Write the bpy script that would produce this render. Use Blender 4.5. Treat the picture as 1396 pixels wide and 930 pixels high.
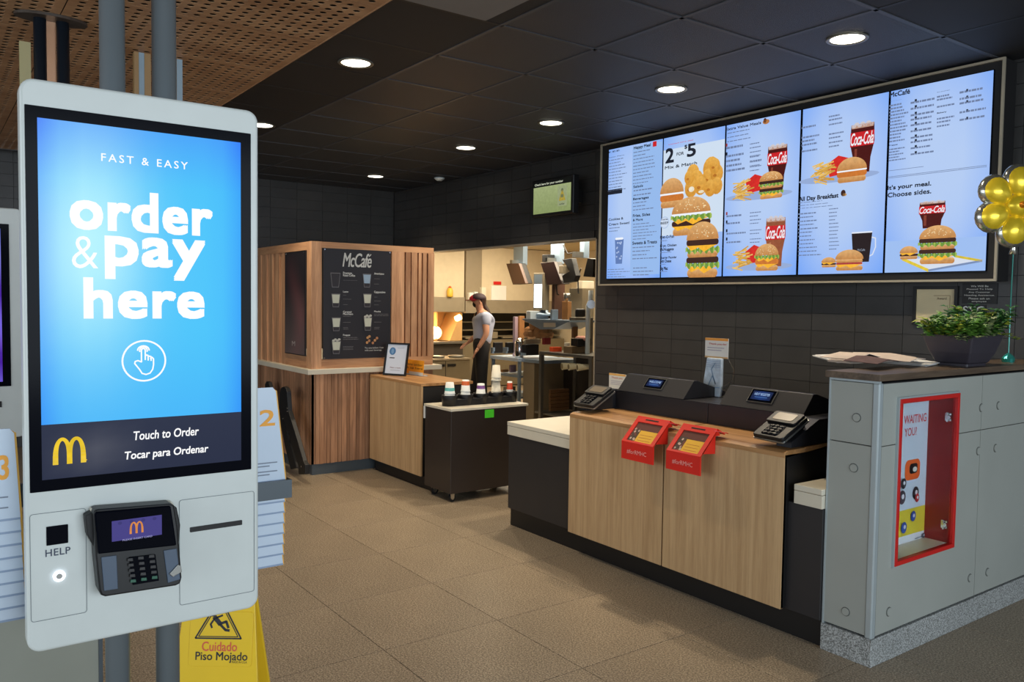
import bpy, bmesh, math, random
from mathutils import Vector, Matrix
random.seed(7)
for o in list(bpy.data.objects): bpy.data.objects.remove(o)
SC = bpy.context.scene
COL = SC.collection
PI = math.pi

# ------------------------------------------------------------------ camera
FPX, YAW, PIT, ROL, CH = 1116.06, 0.944444, 0.0481156, 0.0139625, 1.6
def mm(a, b): return [[sum(a[i][k]*b[k][j] for k in range(3)) for j in range(3)] for i in range(3)]
cy, sy, cp, sp, cr, sr = math.cos(YAW), math.sin(YAW), math.cos(PIT), math.sin(PIT), math.cos(ROL), math.sin(ROL)
RR = mm([[cr,-sr,0],[sr,cr,0],[0,0,1]], mm([[1,0,0],[0,cp,-sp],[0,sp,cp]], [[cy,0,sy],[0,1,0],[-sy,0,cy]]))
def w3(r): return Vector((r[0], r[2], -r[1]))
RIGHT, DOWN, FWD = w3(RR[0]), w3(RR[1]), w3(RR[2])
cam = bpy.data.objects.new('camera', bpy.data.cameras.new('camera')); COL.objects.link(cam)
cam.matrix_world = Matrix(((RIGHT.x,-DOWN.x,-FWD.x,0),(RIGHT.y,-DOWN.y,-FWD.y,0),(RIGHT.z,-DOWN.z,-FWD.z,CH),(0,0,0,1)))
cam.data.sensor_width = 36; cam.data.lens = FPX/1396*36; cam.data.clip_start = .02; cam.data.clip_end = 100
SC.camera = cam
CAM = Vector((0,0,CH))

# ------------------------------------------------------------------ world, light, exposure
SC.view_settings.view_transform = 'Standard'; SC.view_settings.look = 'None'
SC.view_settings.exposure = 0.0; SC.view_settings.gamma = 1; SC.view_settings.use_curve_mapping = False
W = bpy.data.worlds.new('world'); SC.world = W; W.use_nodes = True
W.node_tree.nodes['Background'].inputs[0].default_value = (.76,.87,1,1)
W.node_tree.nodes['Background'].inputs[1].default_value = .62
def lamp(kind, name, loc, energy, color, size=.3, aim=None, parent=None, spot=None, sizey=None, blend=.6):
    d = bpy.data.lights.new(name, kind); d.energy = energy; d.color = color
    if kind == 'AREA':
        d.size = size
        if sizey: d.shape = 'RECTANGLE'; d.size_y = sizey
    elif kind in ('POINT','SPOT'): d.shadow_soft_size = size
    if spot: d.spot_size = spot; d.spot_blend = blend
    o = bpy.data.objects.new(name, d); COL.objects.link(o)
    o.location = loc
    if aim is not None: o.rotation_euler = (Vector(aim)-Vector(loc)).to_track_quat('-Z','Y').to_euler()
    return o
lamp('AREA','window_daylight',(4.2,1.5,1.9),260,(.80,.91,1),5.0,(-3,2.2,.7),sizey=2.2)
lamp('AREA','window_daylight',(-2.5,-4.5,1.9),120,(.82,.92,1),5.0,(-3.5,3,.9),sizey=2.2)

# ------------------------------------------------------------------ pixel rays onto real planes
def ray(x, y): return RIGHT*((x-698)/FPX) + DOWN*((y-465)/FPX) + FWD
def onX(x, y, X): d = ray(x,y); return CAM + d*(X/d.x)
def onY(x, y, Y): d = ray(x,y); return CAM + d*(Y/d.y)
def onZ(x, y, Z): d = ray(x,y); return CAM + d*((Z-CH)/d.z)
def at(x, y, D): return CAM + ray(x,y)*D

# ------------------------------------------------------------------ materials
def lin(v):
    v /= 255.0
    return v/12.92 if v <= .04045 else ((v+.055)/1.055)**2.4
def C(*c): return (lin(c[0]), lin(c[1]), lin(c[2]))
MATS = {}
def pm(name, color, rough=.5, metal=0, bump=None, var=0, vscale=8, spec=None, emit=None, trans=0, coat=0, rnd=0, alpha=None):
    if name in MATS: return MATS[name]
    m = bpy.data.materials.new(name); m.use_nodes = True; MATS[name] = m
    nt = m.node_tree; b = nt.nodes['Principled BSDF']; L = nt.links.new
    b.inputs['Base Color'].default_value = (*color,1); b.inputs['Roughness'].default_value = rough
    b.inputs['Metallic'].default_value = metal
    if spec is not None: b.inputs['Specular IOR Level'].default_value = spec
    if trans: b.inputs['Transmission Weight'].default_value = trans; b.inputs['IOR'].default_value = 1.1
    if coat: b.inputs['Coat Weight'].default_value = coat; b.inputs['Coat Roughness'].default_value = .08
    if emit: b.inputs['Emission Color'].default_value = (*emit[0],1); b.inputs['Emission Strength'].default_value = emit[1]
    tc = nt.nodes.new('ShaderNodeTexCoord')
    if True:
        n = nt.nodes.new('ShaderNodeTexNoise'); n.inputs['Scale'].default_value = vscale; n.inputs['Detail'].default_value = 5
        L(tc.outputs['Object'], n.inputs['Vector'])
        mr = nt.nodes.new('ShaderNodeMapRange'); v = max(var, .03)
        mr.inputs[1].default_value = .3; mr.inputs[2].default_value = .7; mr.inputs[3].default_value = 1-v; mr.inputs[4].default_value = 1+v
        L(n.outputs['Fac'], mr.inputs[0])
        hs = nt.nodes.new('ShaderNodeHueSaturation'); hs.inputs['Color'].default_value = (*color,1)
        if rnd:
            oi = nt.nodes.new('ShaderNodeObjectInfo'); m2 = nt.nodes.new('ShaderNodeMapRange')
            m2.inputs[3].default_value = 1-rnd; m2.inputs[4].default_value = 1+rnd
            L(oi.outputs['Random'], m2.inputs[0])
            mu = nt.nodes.new('ShaderNodeMath'); mu.operation = 'MULTIPLY'
            L(mr.outputs[0], mu.inputs[0]); L(m2.outputs[0], mu.inputs[1]); L(mu.outputs[0], hs.inputs['Value'])
        else: L(mr.outputs[0], hs.inputs['Value'])
        L(hs.outputs[0], b.inputs['Base Color'])
    if bump:
        n2 = nt.nodes.new('ShaderNodeTexNoise'); n2.inputs['Scale'].default_value = bump[0]; n2.inputs['Detail'].default_value = 4
        L(tc.outputs['Object'], n2.inputs['Vector'])
        bp = nt.nodes.new('ShaderNodeBump'); bp.inputs['Strength'].default_value = bump[1]; bp.inputs['Distance'].default_value = .004
        L(n2.outputs['Fac'], bp.inputs['Height']); L(bp.outputs[0], b.inputs['Normal'])
    return m
def wood(name, c1, c2, axis=2, rough=.45, rnd=.15, scale=14, stretch=.06):
    if name in MATS: return MATS[name]
    m = bpy.data.materials.new(name); m.use_nodes = True; MATS[name] = m
    nt = m.node_tree; b = nt.nodes['Principled BSDF']; L = nt.links.new
    b.inputs['Roughness'].default_value = rough; b.inputs['Specular IOR Level'].default_value = .35
    tc = nt.nodes.new('ShaderNodeTexCoord'); mp = nt.nodes.new('ShaderNodeMapping')
    s = [1,1,1]; s[axis] = stretch; mp.inputs['Scale'].default_value = s
    oi = nt.nodes.new('ShaderNodeObjectInfo'); ad = nt.nodes.new('ShaderNodeVectorMath'); ad.operation = 'ADD'
    mv = nt.nodes.new('ShaderNodeMath'); mv.operation = 'MULTIPLY'; mv.inputs[1].default_value = 37.0
    L(oi.outputs['Random'], mv.inputs[0]); L(tc.outputs['Object'], ad.inputs[0]); L(mv.outputs[0], ad.inputs[1])
    L(ad.outputs[0], mp.inputs['Vector'])
    n = nt.nodes.new('ShaderNodeTexNoise'); n.inputs['Scale'].default_value = scale; n.inputs['Detail'].default_value = 6; n.inputs['Distortion'].default_value = .6
    n2 = nt.nodes.new('ShaderNodeTexNoise'); n2.inputs['Scale'].default_value = scale*7; n2.inputs['Detail'].default_value = 3
    L(mp.outputs[0], n.inputs['Vector']); L(mp.outputs[0], n2.inputs['Vector'])
    mx = nt.nodes.new('ShaderNodeMath'); mx.operation = 'MULTIPLY_ADD'; mx.inputs[1].default_value = .45
    L(n2.outputs['Fac'], mx.inputs[0]); L(n.outputs['Fac'], mx.inputs[2])
    cr_ = nt.nodes.new('ShaderNodeValToRGB'); cr_.color_ramp.elements[0].position = .52; cr_.color_ramp.elements[1].position = .92
    cr_.color_ramp.elements[0].color = (*c1,1); cr_.color_ramp.elements[1].color = (*c2,1)
    L(mx.outputs[0], cr_.inputs[0])
    hs = nt.nodes.new('ShaderNodeHueSaturation'); m2 = nt.nodes.new('ShaderNodeMapRange')
    m2.inputs[3].default_value = 1-rnd; m2.inputs[4].default_value = 1+rnd
    L(oi.outputs['Random'], m2.inputs[0]); L(m2.outputs[0], hs.inputs['Value']); L(cr_.outputs[0], hs.inputs['Color']); L(hs.outputs[0], b.inputs['Base Color'])
    bp = nt.nodes.new('ShaderNodeBump'); bp.inputs['Strength'].default_value = .15; bp.inputs['Distance'].default_value = .002
    L(mx.outputs[0], bp.inputs['Height']); L(bp.outputs[0], b.inputs['Normal'])
    return m
def speckle(name, c1, c2, c3, scale=160, rough=.35, big=2.5, rnd=.04):
    m = bpy.data.materials.new(name); m.use_nodes = True; MATS[name] = m
    nt = m.node_tree; b = nt.nodes['Principled BSDF']; L = nt.links.new
    b.inputs['Roughness'].default_value = rough; b.inputs['Specular IOR Level'].default_value = .4
    tc = nt.nodes.new('ShaderNodeTexCoord')
    n = nt.nodes.new('ShaderNodeTexNoise'); n.inputs['Scale'].default_value = scale; n.inputs['Detail'].default_value = 3
    v = nt.nodes.new('ShaderNodeTexNoise'); v.inputs['Scale'].default_value = big; v.inputs['Detail'].default_value = 3
    L(tc.outputs['Object'], n.inputs['Vector']); L(tc.outputs['Object'], v.inputs['Vector'])
    r = nt.nodes.new('ShaderNodeValToRGB'); e = r.color_ramp.elements
    e[0].position = .36; e[0].color = (*c1,1); e[1].position = .64; e[1].color = (*c3,1)
    q = e.new(.5); q.color = (*c2,1)
    L(n.outputs['Fac'], r.inputs[0])
    mr = nt.nodes.new('ShaderNodeMapRange'); mr.inputs[1].default_value = .3; mr.inputs[2].default_value = .7; mr.inputs[3].default_value = .92; mr.inputs[4].default_value = 1.08
    L(v.outputs['Fac'], mr.inputs[0])
    oi = nt.nodes.new('ShaderNodeObjectInfo'); m2 = nt.nodes.new('ShaderNodeMapRange'); m2.inputs[3].default_value = 1-rnd; m2.inputs[4].default_value = 1+rnd
    L(oi.outputs['Random'], m2.inputs[0]); mu = nt.nodes.new('ShaderNodeMath'); mu.operation = 'MULTIPLY'
    L(mr.outputs[0], mu.inputs[0]); L(m2.outputs[0], mu.inputs[1])
    hs = nt.nodes.new('ShaderNodeHueSaturation'); L(r.outputs[0], hs.inputs['Color']); L(mu.outputs[0], hs.inputs['Value']); L(hs.outputs[0], b.inputs['Base Color'])
    return m
def colmat(name, emission):
    m = bpy.data.materials.new(name); m.use_nodes = True; nt = m.node_tree; b = nt.nodes['Principled BSDF']
    a = nt.nodes.new('ShaderNodeVertexColor'); a.layer_name = 'Col'
    if emission:
        b.inputs['Base Color'].default_value = (.01,.01,.012,1); b.inputs['Roughness'].default_value = .3; b.inputs['Specular IOR Level'].default_value = .08
        tc = nt.nodes.new('ShaderNodeTexCoord'); n = nt.nodes.new('ShaderNodeTexNoise'); n.inputs['Scale'].default_value = 45; n.inputs['Detail'].default_value = 4
        mr = nt.nodes.new('ShaderNodeMapRange'); mr.inputs[1].default_value = .3; mr.inputs[2].default_value = .7; mr.inputs[3].default_value = .84; mr.inputs[4].default_value = 1.08
        gm = nt.nodes.new('ShaderNodeSeparateColor'); sb = nt.nodes.new('ShaderNodeMath'); sb.operation = 'SUBTRACT'; sb.use_clamp = True; mx = nt.nodes.new('ShaderNodeMix'); mx.data_type = 'FLOAT'
        L = nt.links.new; L(tc.outputs['Object'], n.inputs['Vector']); L(n.outputs['Fac'], mr.inputs[0]); L(a.outputs[0], gm.inputs[0]); L(gm.outputs[0], sb.inputs[0]); L(gm.outputs[2], sb.inputs[1])
        L(sb.outputs[0], mx.inputs[0]); mx.inputs[2].default_value = 1; L(mr.outputs[0], mx.inputs[3])
        m3 = nt.nodes.new('ShaderNodeMath'); m3.operation = 'MULTIPLY'; m3.inputs[1].default_value = 5; m3.use_clamp = True; L(sb.outputs[0], m3.inputs[0]); L(m3.outputs[0], mx.inputs[0])
        em = nt.nodes.new('ShaderNodeMath'); em.operation = 'MULTIPLY'; em.inputs[1].default_value = emission; L(mx.outputs[0], em.inputs[0]); L(em.outputs[0], b.inputs['Emission Strength'])
        L(a.outputs[0], b.inputs['Emission Color'])
    else:
        nt.links.new(a.outputs[0], b.inputs['Base Color']); b.inputs['Roughness'].default_value = .55
    return m
DISPLAY = colmat('display', 1.0); PRINT = colmat('print', 0)

M_WHITE = pm('white_plastic', C(206,214,214), .35)
M_WHITE2 = pm('white_satin', C(178,190,194), .4)
M_GLASSBLK = pm('black_glass', C(8,10,18), .15, spec=.04)
M_BLACK = pm('black_plastic', C(14,14,16), .45)
M_BLACKM = pm('black_matte', C(16,15,16), .6)
M_DARKLAM = pm('charcoal_laminate', C(40,38,39), .42, var=.05)
M_KICK = pm('black_kick', C(20,17,15), .45)
M_GREYSTEEL = pm('painted_grey_steel', C(78,86,92), .4, metal=.2)
M_STEEL = pm('brushed_steel', C(150,150,146), .32, metal=.85, var=.06)
M_CHROME = pm('chrome', C(215,215,215), .15, metal=1)
M_OAK = wood('oak_laminate', C(178,143,102), C(204,170,126), 2, .42, .03, 30, .04)
M_OAKTOP = wood('oak_top', C(150,108,66), C(196,150,100), 0, .4, .04, 16, .05)
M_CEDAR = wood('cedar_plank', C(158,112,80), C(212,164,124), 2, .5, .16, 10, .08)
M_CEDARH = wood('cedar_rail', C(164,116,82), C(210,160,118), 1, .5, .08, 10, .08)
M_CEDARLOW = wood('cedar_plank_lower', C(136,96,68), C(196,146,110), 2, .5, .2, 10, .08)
M_WTOP = pm('cream_laminate', C(214,206,186), .4)
M_TILE = pm('charcoal_wall_tile', C(56,55,54), .34, var=.1, vscale=6, rnd=.08, bump=(40,.15))
M_GROUT = pm('wall_grout', C(34,32,30), .8)
M_FLOOR = speckle('granite_floor', C(108,95,78), C(149,132,110), C(186,170,146), 130, .38)
M_GROUTF = pm('floor_grout', C(104,91,74), .8)
M_GRANITE = speckle('granite_base', C(104,104,100), C(146,148,146), C(188,190,188), 150, .5)
M_CEIL = pm('textured_black_ceiling', C(42,45,53), .5, bump=(220,.8), var=.12, vscale=160)
M_CEILS = pm('smooth_black_ceiling', C(22,22,25), .7)
M_CEILG = pm('grey_ceiling', C(120,116,112), .8)
M_TBAR = pm('ceiling_grid', C(62,64,70), .5)
M_TBARB = pm('black_ceiling_grid', C(14,14,15), .6)
M_PERF = wood('perforated_wood', C(156,117,84), C(188,149,112), 1, .5, .05, 8, .1)
M_RED = pm('red_enamel', C(200,34,30), .35)
M_REDCARD = pm('red_card', C(226,40,26), .4)
M_YELLOW = pm('yellow_plastic', C(236,196,36), .4)
M_PAPER = pm('paper', C(225,222,214), .7)
M_CREAMW = pm('cream_kitchen_wall', C(206,190,160), .6, var=.04)
M_PILA = pm('taupe_pilaster', C(140,126,102), .5)
M_HOOD = pm('hood_steel', C(158,146,124), .4, metal=.35, var=.05)
M_BLUESTEEL = pm('cool_steel', C(150,170,190), .35, metal=.5)
M_BOX = pm('grey_panel', C(160,163,156), .45, var=.04, vscale=3)
M_ALU = pm('aluminium_trim', C(176,186,188), .35, metal=.3)
M_KRAFT = pm('kraft_paper', C(176,126,76), .7, var=.12, vscale=14)
M_GLASS = pm('clear_acrylic', (.92,.95,.97), .04, trans=1)

# ------------------------------------------------------------------ mesh builder
ORG = {}
def _link(o, parent):
    COL.objects.link(o)
    if parent: o.parent = parent
def thing(name, label, cat, loc=(0,0,0), group=None):
    o = bpy.data.objects.new(name, None); COL.objects.link(o); o.location = loc; o.empty_display_size = .05
    o['label'] = label; o['category'] = cat
    if group: o['group'] = group
    ORG[o] = Vector(loc); return o
def tag(o, label=None, cat=None, group=None, kind=None):
    if label: o['label'] = label
    if cat: o['category'] = cat
    if group: o['group'] = group
    if kind: o['kind'] = kind
    return o
class MB:
    def __init__(s): s.v = []; s.f = []
    def add(s, vs, fs):
        n = len(s.v); s.v += [Vector(v) for v in vs]; s.f += [tuple(i+n for i in f) for f in fs]; return s
    def box(s, x0, x1, y0, y1, z0, z1):
        x0,x1 = sorted((x0,x1)); y0,y1 = sorted((y0,y1)); z0,z1 = sorted((z0,z1))
        return s.add([(x0,y0,z0),(x1,y0,z0),(x1,y1,z0),(x0,y1,z0),(x0,y0,z1),(x1,y0,z1),(x1,y1,z1),(x0,y1,z1)],
                     [(0,3,2,1),(4,5,6,7),(0,1,5,4),(1,2,6,5),(2,3,7,6),(3,0,4,7)])
    def obox(s, c, ax, ay, az):   # centre and half axes
        c, ax, ay, az = map(Vector, (c, ax, ay, az))
        P = [c+ax*i+ay*j+az*k for k in (-1,1) for (i,j) in ((-1,-1),(1,-1),(1,1),(-1,1))]
        if ax.cross(ay).dot(az) < 0: fs = [(0,1,2,3),(4,7,6,5),(0,4,5,1),(1,5,6,2),(2,6,7,3),(3,7,4,0)]
        else: fs = [(0,3,2,1),(4,5,6,7),(0,1,5,4),(1,2,6,5),(2,3,7,6),(3,0,4,7)]
        return s.add(P, fs)
    def prism(s, pts, d):         # planar polygon extruded by vector d
        pts = [Vector(p) for p in pts]; d = Vector(d); n = len(pts)
        nrm = Vector((0,0,0))
        for i in range(n): nrm += pts[i].cross(pts[(i+1)%n])
        if nrm.dot(d) > 0: pts = pts[::-1]
        return s.add(pts+[p+d for p in pts], [tuple(range(n)), tuple(range(2*n-1,n-1,-1))]+[(i,i+n,(i+1)%n+n,(i+1)%n) for i in range(n)])
    def cyl(s, a, b, r0, r1=None, n=16, cap=True):
        a, b = Vector(a), Vector(b); r1 = r0 if r1 is None else r1
        d = (b-a).normalized(); u = d.orthogonal().normalized(); w = d.cross(u)
        vs = [a+(u*math.cos(t)+w*math.sin(t))*r0 for t in [2*PI*i/n for i in range(n)]]+[b+(u*math.cos(t)+w*math.sin(t))*r1 for t in [2*PI*i/n for i in range(n)]]
        fs = [(i,(i+1)%n,(i+1)%n+n,i+n) for i in range(n)]
        if cap: fs += [tuple(range(n-1,-1,-1)), tuple(range(n,2*n))]
        return s.add(vs, fs)
    def tube(s, pts, r, n=8):
        pts = [Vector(p) for p in pts]; rs = r if isinstance(r,(list,tuple)) else [r]*len(pts)
        rings = []; u = None
        for i, p in enumerate(pts):
            d = (pts[min(i+1,len(pts)-1)]-pts[max(i-1,0)]).normalized()
            u = (d.orthogonal() if u is None else u-d*u.dot(d)).normalized(); w = d.cross(u)
            rings += [p+(u*math.cos(2*PI*k/n)+w*math.sin(2*PI*k/n))*rs[i] for k in range(n)]
        fs = [(i*n+k, i*n+(k+1)%n, (i+1)*n+(k+1)%n, (i+1)*n+k) for i in range(len(pts)-1) for k in range(n)]
        m = (len(pts)-1)*n; fs += [tuple(range(n-1,-1,-1)), tuple(range(m, m+n))]
        return s.add(rings, fs)
    def ell(s, c, rx, ry, rz, n=16, m=10, f=None):
        c = Vector(c); vs = []
        for j in range(m+1):
            ph = PI*j/m - PI/2
            for i in range(n):
                t = 2*PI*i/n; p = Vector((rx*math.cos(ph)*math.cos(t), ry*math.cos(ph)*math.sin(t), rz*math.sin(ph)))
                if f: p = f(p)
                vs.append(c+p)
        return s.add(vs, [(j*n+i, j*n+(i+1)%n, (j+1)*n+(i+1)%n, (j+1)*n+i) for j in range(m) for i in range(n)])
    def lathe(s, c, prof, n=20):
        c = Vector(c); vs = [c+Vector((r*math.cos(2*PI*i/n), r*math.sin(2*PI*i/n), z)) for r,z in prof for i in range(n)]
        k = len(prof); fs = [(j*n+i, j*n+(i+1)%n, (j+1)*n+(i+1)%n, (j+1)*n+i) for j in range(k-1) for i in range(n)]
        return s.add(vs, fs)
    def build(s, name, mat, parent=None, bevel=0, smooth=False, label=None, kind=None, seg=2):
        me = bpy.data.meshes.new(name)
        org = ORG.get(parent, Vector((0,0,0)))
        me.from_pydata([tuple(v-org) for v in s.v], [], s.f); me.materials.append(mat)
        if smooth:
            for p in me.polygons: p.use_smooth = True
        me.update()
        o = bpy.data.objects.new(name, me); _link(o, parent); ORG[o] = org
        if bevel:
            b = o.modifiers.new('bevel','BEVEL'); b.width = bevel; b.segments = seg; b.limit_method = 'ANGLE'; b.angle_limit = .7
        if smooth == 2 or (bevel and seg > 2):
            pass
        if label: o['label'] = label
        if kind: o['kind'] = kind
        return o
def bx(*a): return MB().box(*a)
def solo(o, label, cat, group=None): return tag(o, label, cat, group)
def rrect(u0, u1, v0, v1, r, n=6):
    out = []
    for (cu, cv, a) in ((u1-r,v1-r,0),(u0+r,v1-r,90),(u0+r,v0+r,180),(u1-r,v0+r,270)):
        for i in range(n+1):
            t = math.radians(a+90*i/n); out.append((cu+r*math.cos(t), cv+r*math.sin(t)))
    return out

# ------------------------------------------------------------------ flat print and screens
TXT = {}
def text_mesh(s, bold, space, shear):
    key = (s, bold, space, shear)
    if key in TXT: return TXT[key]
    cu = bpy.data.curves.new('t','FONT'); cu.body = s; cu.size = 1; cu.offset = bold; cu.space_character = space; cu.shear = shear; cu.resolution_u = 3; cu.fill_mode = 'FRONT'
    o = bpy.data.objects.new('t', cu); COL.objects.link(o)
    me = bpy.data.meshes.new_from_object(o.evaluated_get(bpy.context.evaluated_depsgraph_get()))
    vs = [(v.co.x, v.co.y) for v in me.vertices]; fs = [tuple(p.vertices) for p in me.polygons]
    bpy.data.objects.remove(o)
    x0 = min(v[0] for v in vs); x1 = max(v[0] for v in vs); y0 = min(v[1] for v in vs); y1 = max(v[1] for v in vs)
    TXT[key] = ([((x-x0)/(x1-x0), (y-y0)/(y1-y0)) for x,y in vs], fs)
    return TXT[key]
class Canvas:
    def __init__(s, P0, u, v, step=.0004, crop=None):
        s.P0 = Vector(P0); s.u = Vector(u).normalized(); s.vv = Vector(v).normalized(); s.n = s.u.cross(s.vv).normalized()
        if s.n.dot(CAM-s.P0) < 0: s.n = -s.n
        s.V = []; s.F = []; s.K = []; s.layer = 1; s.step = step; s.crop = crop or (0,0,1)
    def px(s, x, y):   # crop coordinates -> plane coordinates
        x = s.crop[0]+x/s.crop[2]; y = s.crop[1]+y/s.crop[2]
        d = ray(x,y); t = (s.P0-CAM).dot(s.n)/d.dot(s.n); q = CAM+d*t-s.P0
        return (q.dot(s.u), q.dot(s.vv))
    def up(s): s.layer += 1; return s
    def P(s, p, L=None): return s.P0+s.u*p[0]+s.vv*p[1]+s.n*(s.step*(s.layer if L is None else L))
    def poly(s, pts, col, cols=None):
        n = len(s.V); s.V += [s.P(p) for p in pts]; k = list(range(n, n+len(pts)))
        a = sum(pts[i][0]*pts[(i+1)%len(pts)][1]-pts[(i+1)%len(pts)][0]*pts[i][1] for i in range(len(pts)))
        s.F.append(tuple(k)); s.K.append(cols or [col]*len(pts)); return s
    def grid(s, u0, u1, v0, v1, nu, nv, fn):
        for i in range(nu):
            for j in range(nv):
                q = [(i,j),(i+1,j),(i+1,j+1),(i,j+1)]
                s.poly([(u0+(u1-u0)*a/nu, v0+(v1-v0)*b/nv) for a,b in q], None, [fn(a/nu,b/nv) for a,b in q])
        return s
    def rect(s, a, b, col, c2=None):
        u0,u1 = sorted((a[0],b[0])); v0,v1 = sorted((a[1],b[1]))
        return s.poly([(u0,v0),(u1,v0),(u1,v1),(u0,v1)], col, [col,col,c2,c2] if c2 else None)
    def ell(s, c, ru, rv, col, n=20, a0=0, a1=360, c2=None):
        pts = [(c[0]+ru*math.cos(math.radians(a0+(a1-a0)*i/n)), c[1]+rv*math.sin(math.radians(a0+(a1-a0)*i/n))) for i in range(n+1)]
        if a1-a0 >= 360: pts = pts[:-1]
        return s.poly(pts, col, [tuple(x+(y-x)*max(0,min(1,(p[1]-c[1])/rv)) for x,y in zip(col,c2)) for p in pts] if c2 else None)
    def stroke(s, pts, w, col):
        for i in range(len(pts)-1):
            a, b = Vector(pts[i]), Vector(pts[i+1]); d = (b-a)
            if d.length < 1e-9: continue
            d.normalize(); n = Vector((-d.y,d.x)); wa = w[i] if isinstance(w,(list,tuple)) else w; wb = w[i+1] if isinstance(w,(list,tuple)) else w
            e = d*min(wa,wb)*.2
            s.poly([tuple(a-n*wa/2-e),tuple(b-n*wb/2+e),tuple(b+n*wb/2+e),tuple(a+n*wa/2-e)], col)
        return s
    def text(s, t, a, b, col, bold=.0, space=1, shear=0, heavy=0):
        if bold > .015: heavy = (bold-.01)*.55; bold = 0   # bounding box corners in plane coordinates
        u0,u1 = sorted((a[0],b[0])); v0,v1 = sorted((a[1],b[1])); vs, fs = text_mesh(t, bold, space, shear)
        if heavy:
            g = heavy*(v1-v0); sh = [(g*a, g*b) for a in (-1,0,1) for b in (-1,0,1)]; u0 += g; u1 -= g; v0 += g; v1 -= g
        else: sh = [(0,0)]
        for q_, (du, dv) in enumerate(sh):
            n = len(s.V); s.V += [s.P((u0+x*(u1-u0)+du, v0+y*(v1-v0)+dv), s.layer+.09*q_) for x,y in vs]
            for f in fs: s.F.append(tuple(i+n for i in f)); s.K.append([col]*len(f))
        return s
    def tpx(s, t, x0, y0, x1, y1, col, bold=0, space=1, shear=0):  # lower-left and upper-right pixels
        return (lambda a, b: s.text(t, (a[0], a[1]-(.3*(b[1]-a[1]) if any(q in t for q in 'gjpqy,') else 0)), (b[0], b[1]+.06*(b[1]-a[1])), col, bold, space, shear))(s.px(x0,y0), s.px(x1,y1))
    def rpx(s, x0, y0, x1, y1, col, c2=None): return s.rect(s.px(x0,y0), s.px(x1,y1), col, c2)
    def lines(s, x0, y0, x1, y1, n, col, frac=(.5,1), th=.26, cut=0):
        a = s.px(x0,y0); b = s.px(x1,y1); h = (a[1]-b[1])/n
        for i in range(n):
            v = a[1]-h*(i+.5); L = (b[0]-a[0])*random.uniform(*frac); u = a[0]
            while u < a[0]+L:      # short word-like dashes
                w = (b[0]-a[0])*random.uniform(.06,.2); e = min(u+w, a[0]+L)
                s.rect((u, v-h*th/2), (e, v+h*th/2), col); u = e+(b[0]-a[0])*.025
        return s
    def build(s, name, mat, parent, label=None):
        me = bpy.data.meshes.new(name); org = ORG.get(parent, Vector((0,0,0)))
        me.from_pydata([tuple(v-org) for v in s.V], [], s.F); me.materials.append(mat)
        ca = me.color_attributes.new('Col','FLOAT_COLOR','CORNER'); i = 0
        me.update()
        for p, k in zip(me.polygons, s.K):
            for j, li in enumerate(p.loop_indices): ca.data[li].color = (*k[j],1)
        # face the viewer side
        bm = bmesh.new(); bm.from_mesh(me)
        fl = [f for f in bm.faces if f.normal.dot(s.n) < 0]; bmesh.ops.reverse_faces(bm, faces=fl); bm.to_mesh(me); bm.free()
        o = bpy.data.objects.new(name, me); _link(o, parent); ORG[o] = org
        if label: o['label'] = label
        return o
def cY(Y, crop=None, step=.0008): return Canvas((0,Y,0),(1,0,0),(0,0,1),step,crop)
def cX(X, crop=None, step=.0004): return Canvas((X,0,0),(0,1,0),(0,0,1),step,crop)

# ================================================================== STRUCTURE
ZC = 3.05; WY = 5.2; WX = -9.95; EDGE = 1.865
def struct(o, parts_parent=False): o['kind'] = 'structure'; return o
floor = struct(bx(-15,5,-6,11,-.12,-.003).build('floor', M_GROUTF))
TX, TY, TG = .652, .632, .0018
base = None
tileme = None
for i in range(-11, 10):
    for j in range(-3, 12):
        x0 = -3.307+i*TX; y0 = 2.325+(j-4)*TY
        if not (-10.6 < x0 < -.2 and -.3 < y0 < 7): continue
        if tileme is None:
            m = MB().box(TG, TX-TG, TG, TY-TG, -.02, 0); t = m.build('floor_tile', M_FLOOR, floor, bevel=.0008, seg=1); tileme = t.data; t.location = (x0,y0,0); continue
        o = bpy.data.objects.new('floor_tile', tileme); COL.objects.link(o); o.parent = floor; o.location = (x0,y0,0)
        b = o.modifiers.new('bevel','BEVEL'); b.width = .0008; b.segments = 1
rest = MB()
for i in range(-18, 14):
    for j in range(-9, 18):
        x0 = -3.307+i*TX; y0 = 2.325+(j-4)*TY
        if (-10.6 < x0 < -.2 and -.3 < y0 < 7 and -11 <= i < 10 and -3 <= j < 12): continue
        if x0+TX > 5 or x0 < -15 or y0 < -6 or y0+TY > 11: continue
        rest.box(x0+TG, x0+TX-TG, y0+TG, y0+TY-TG, -.003, 0)
rest.build('floor_tile', M_FLOOR, floor, kind='stuff')

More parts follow.
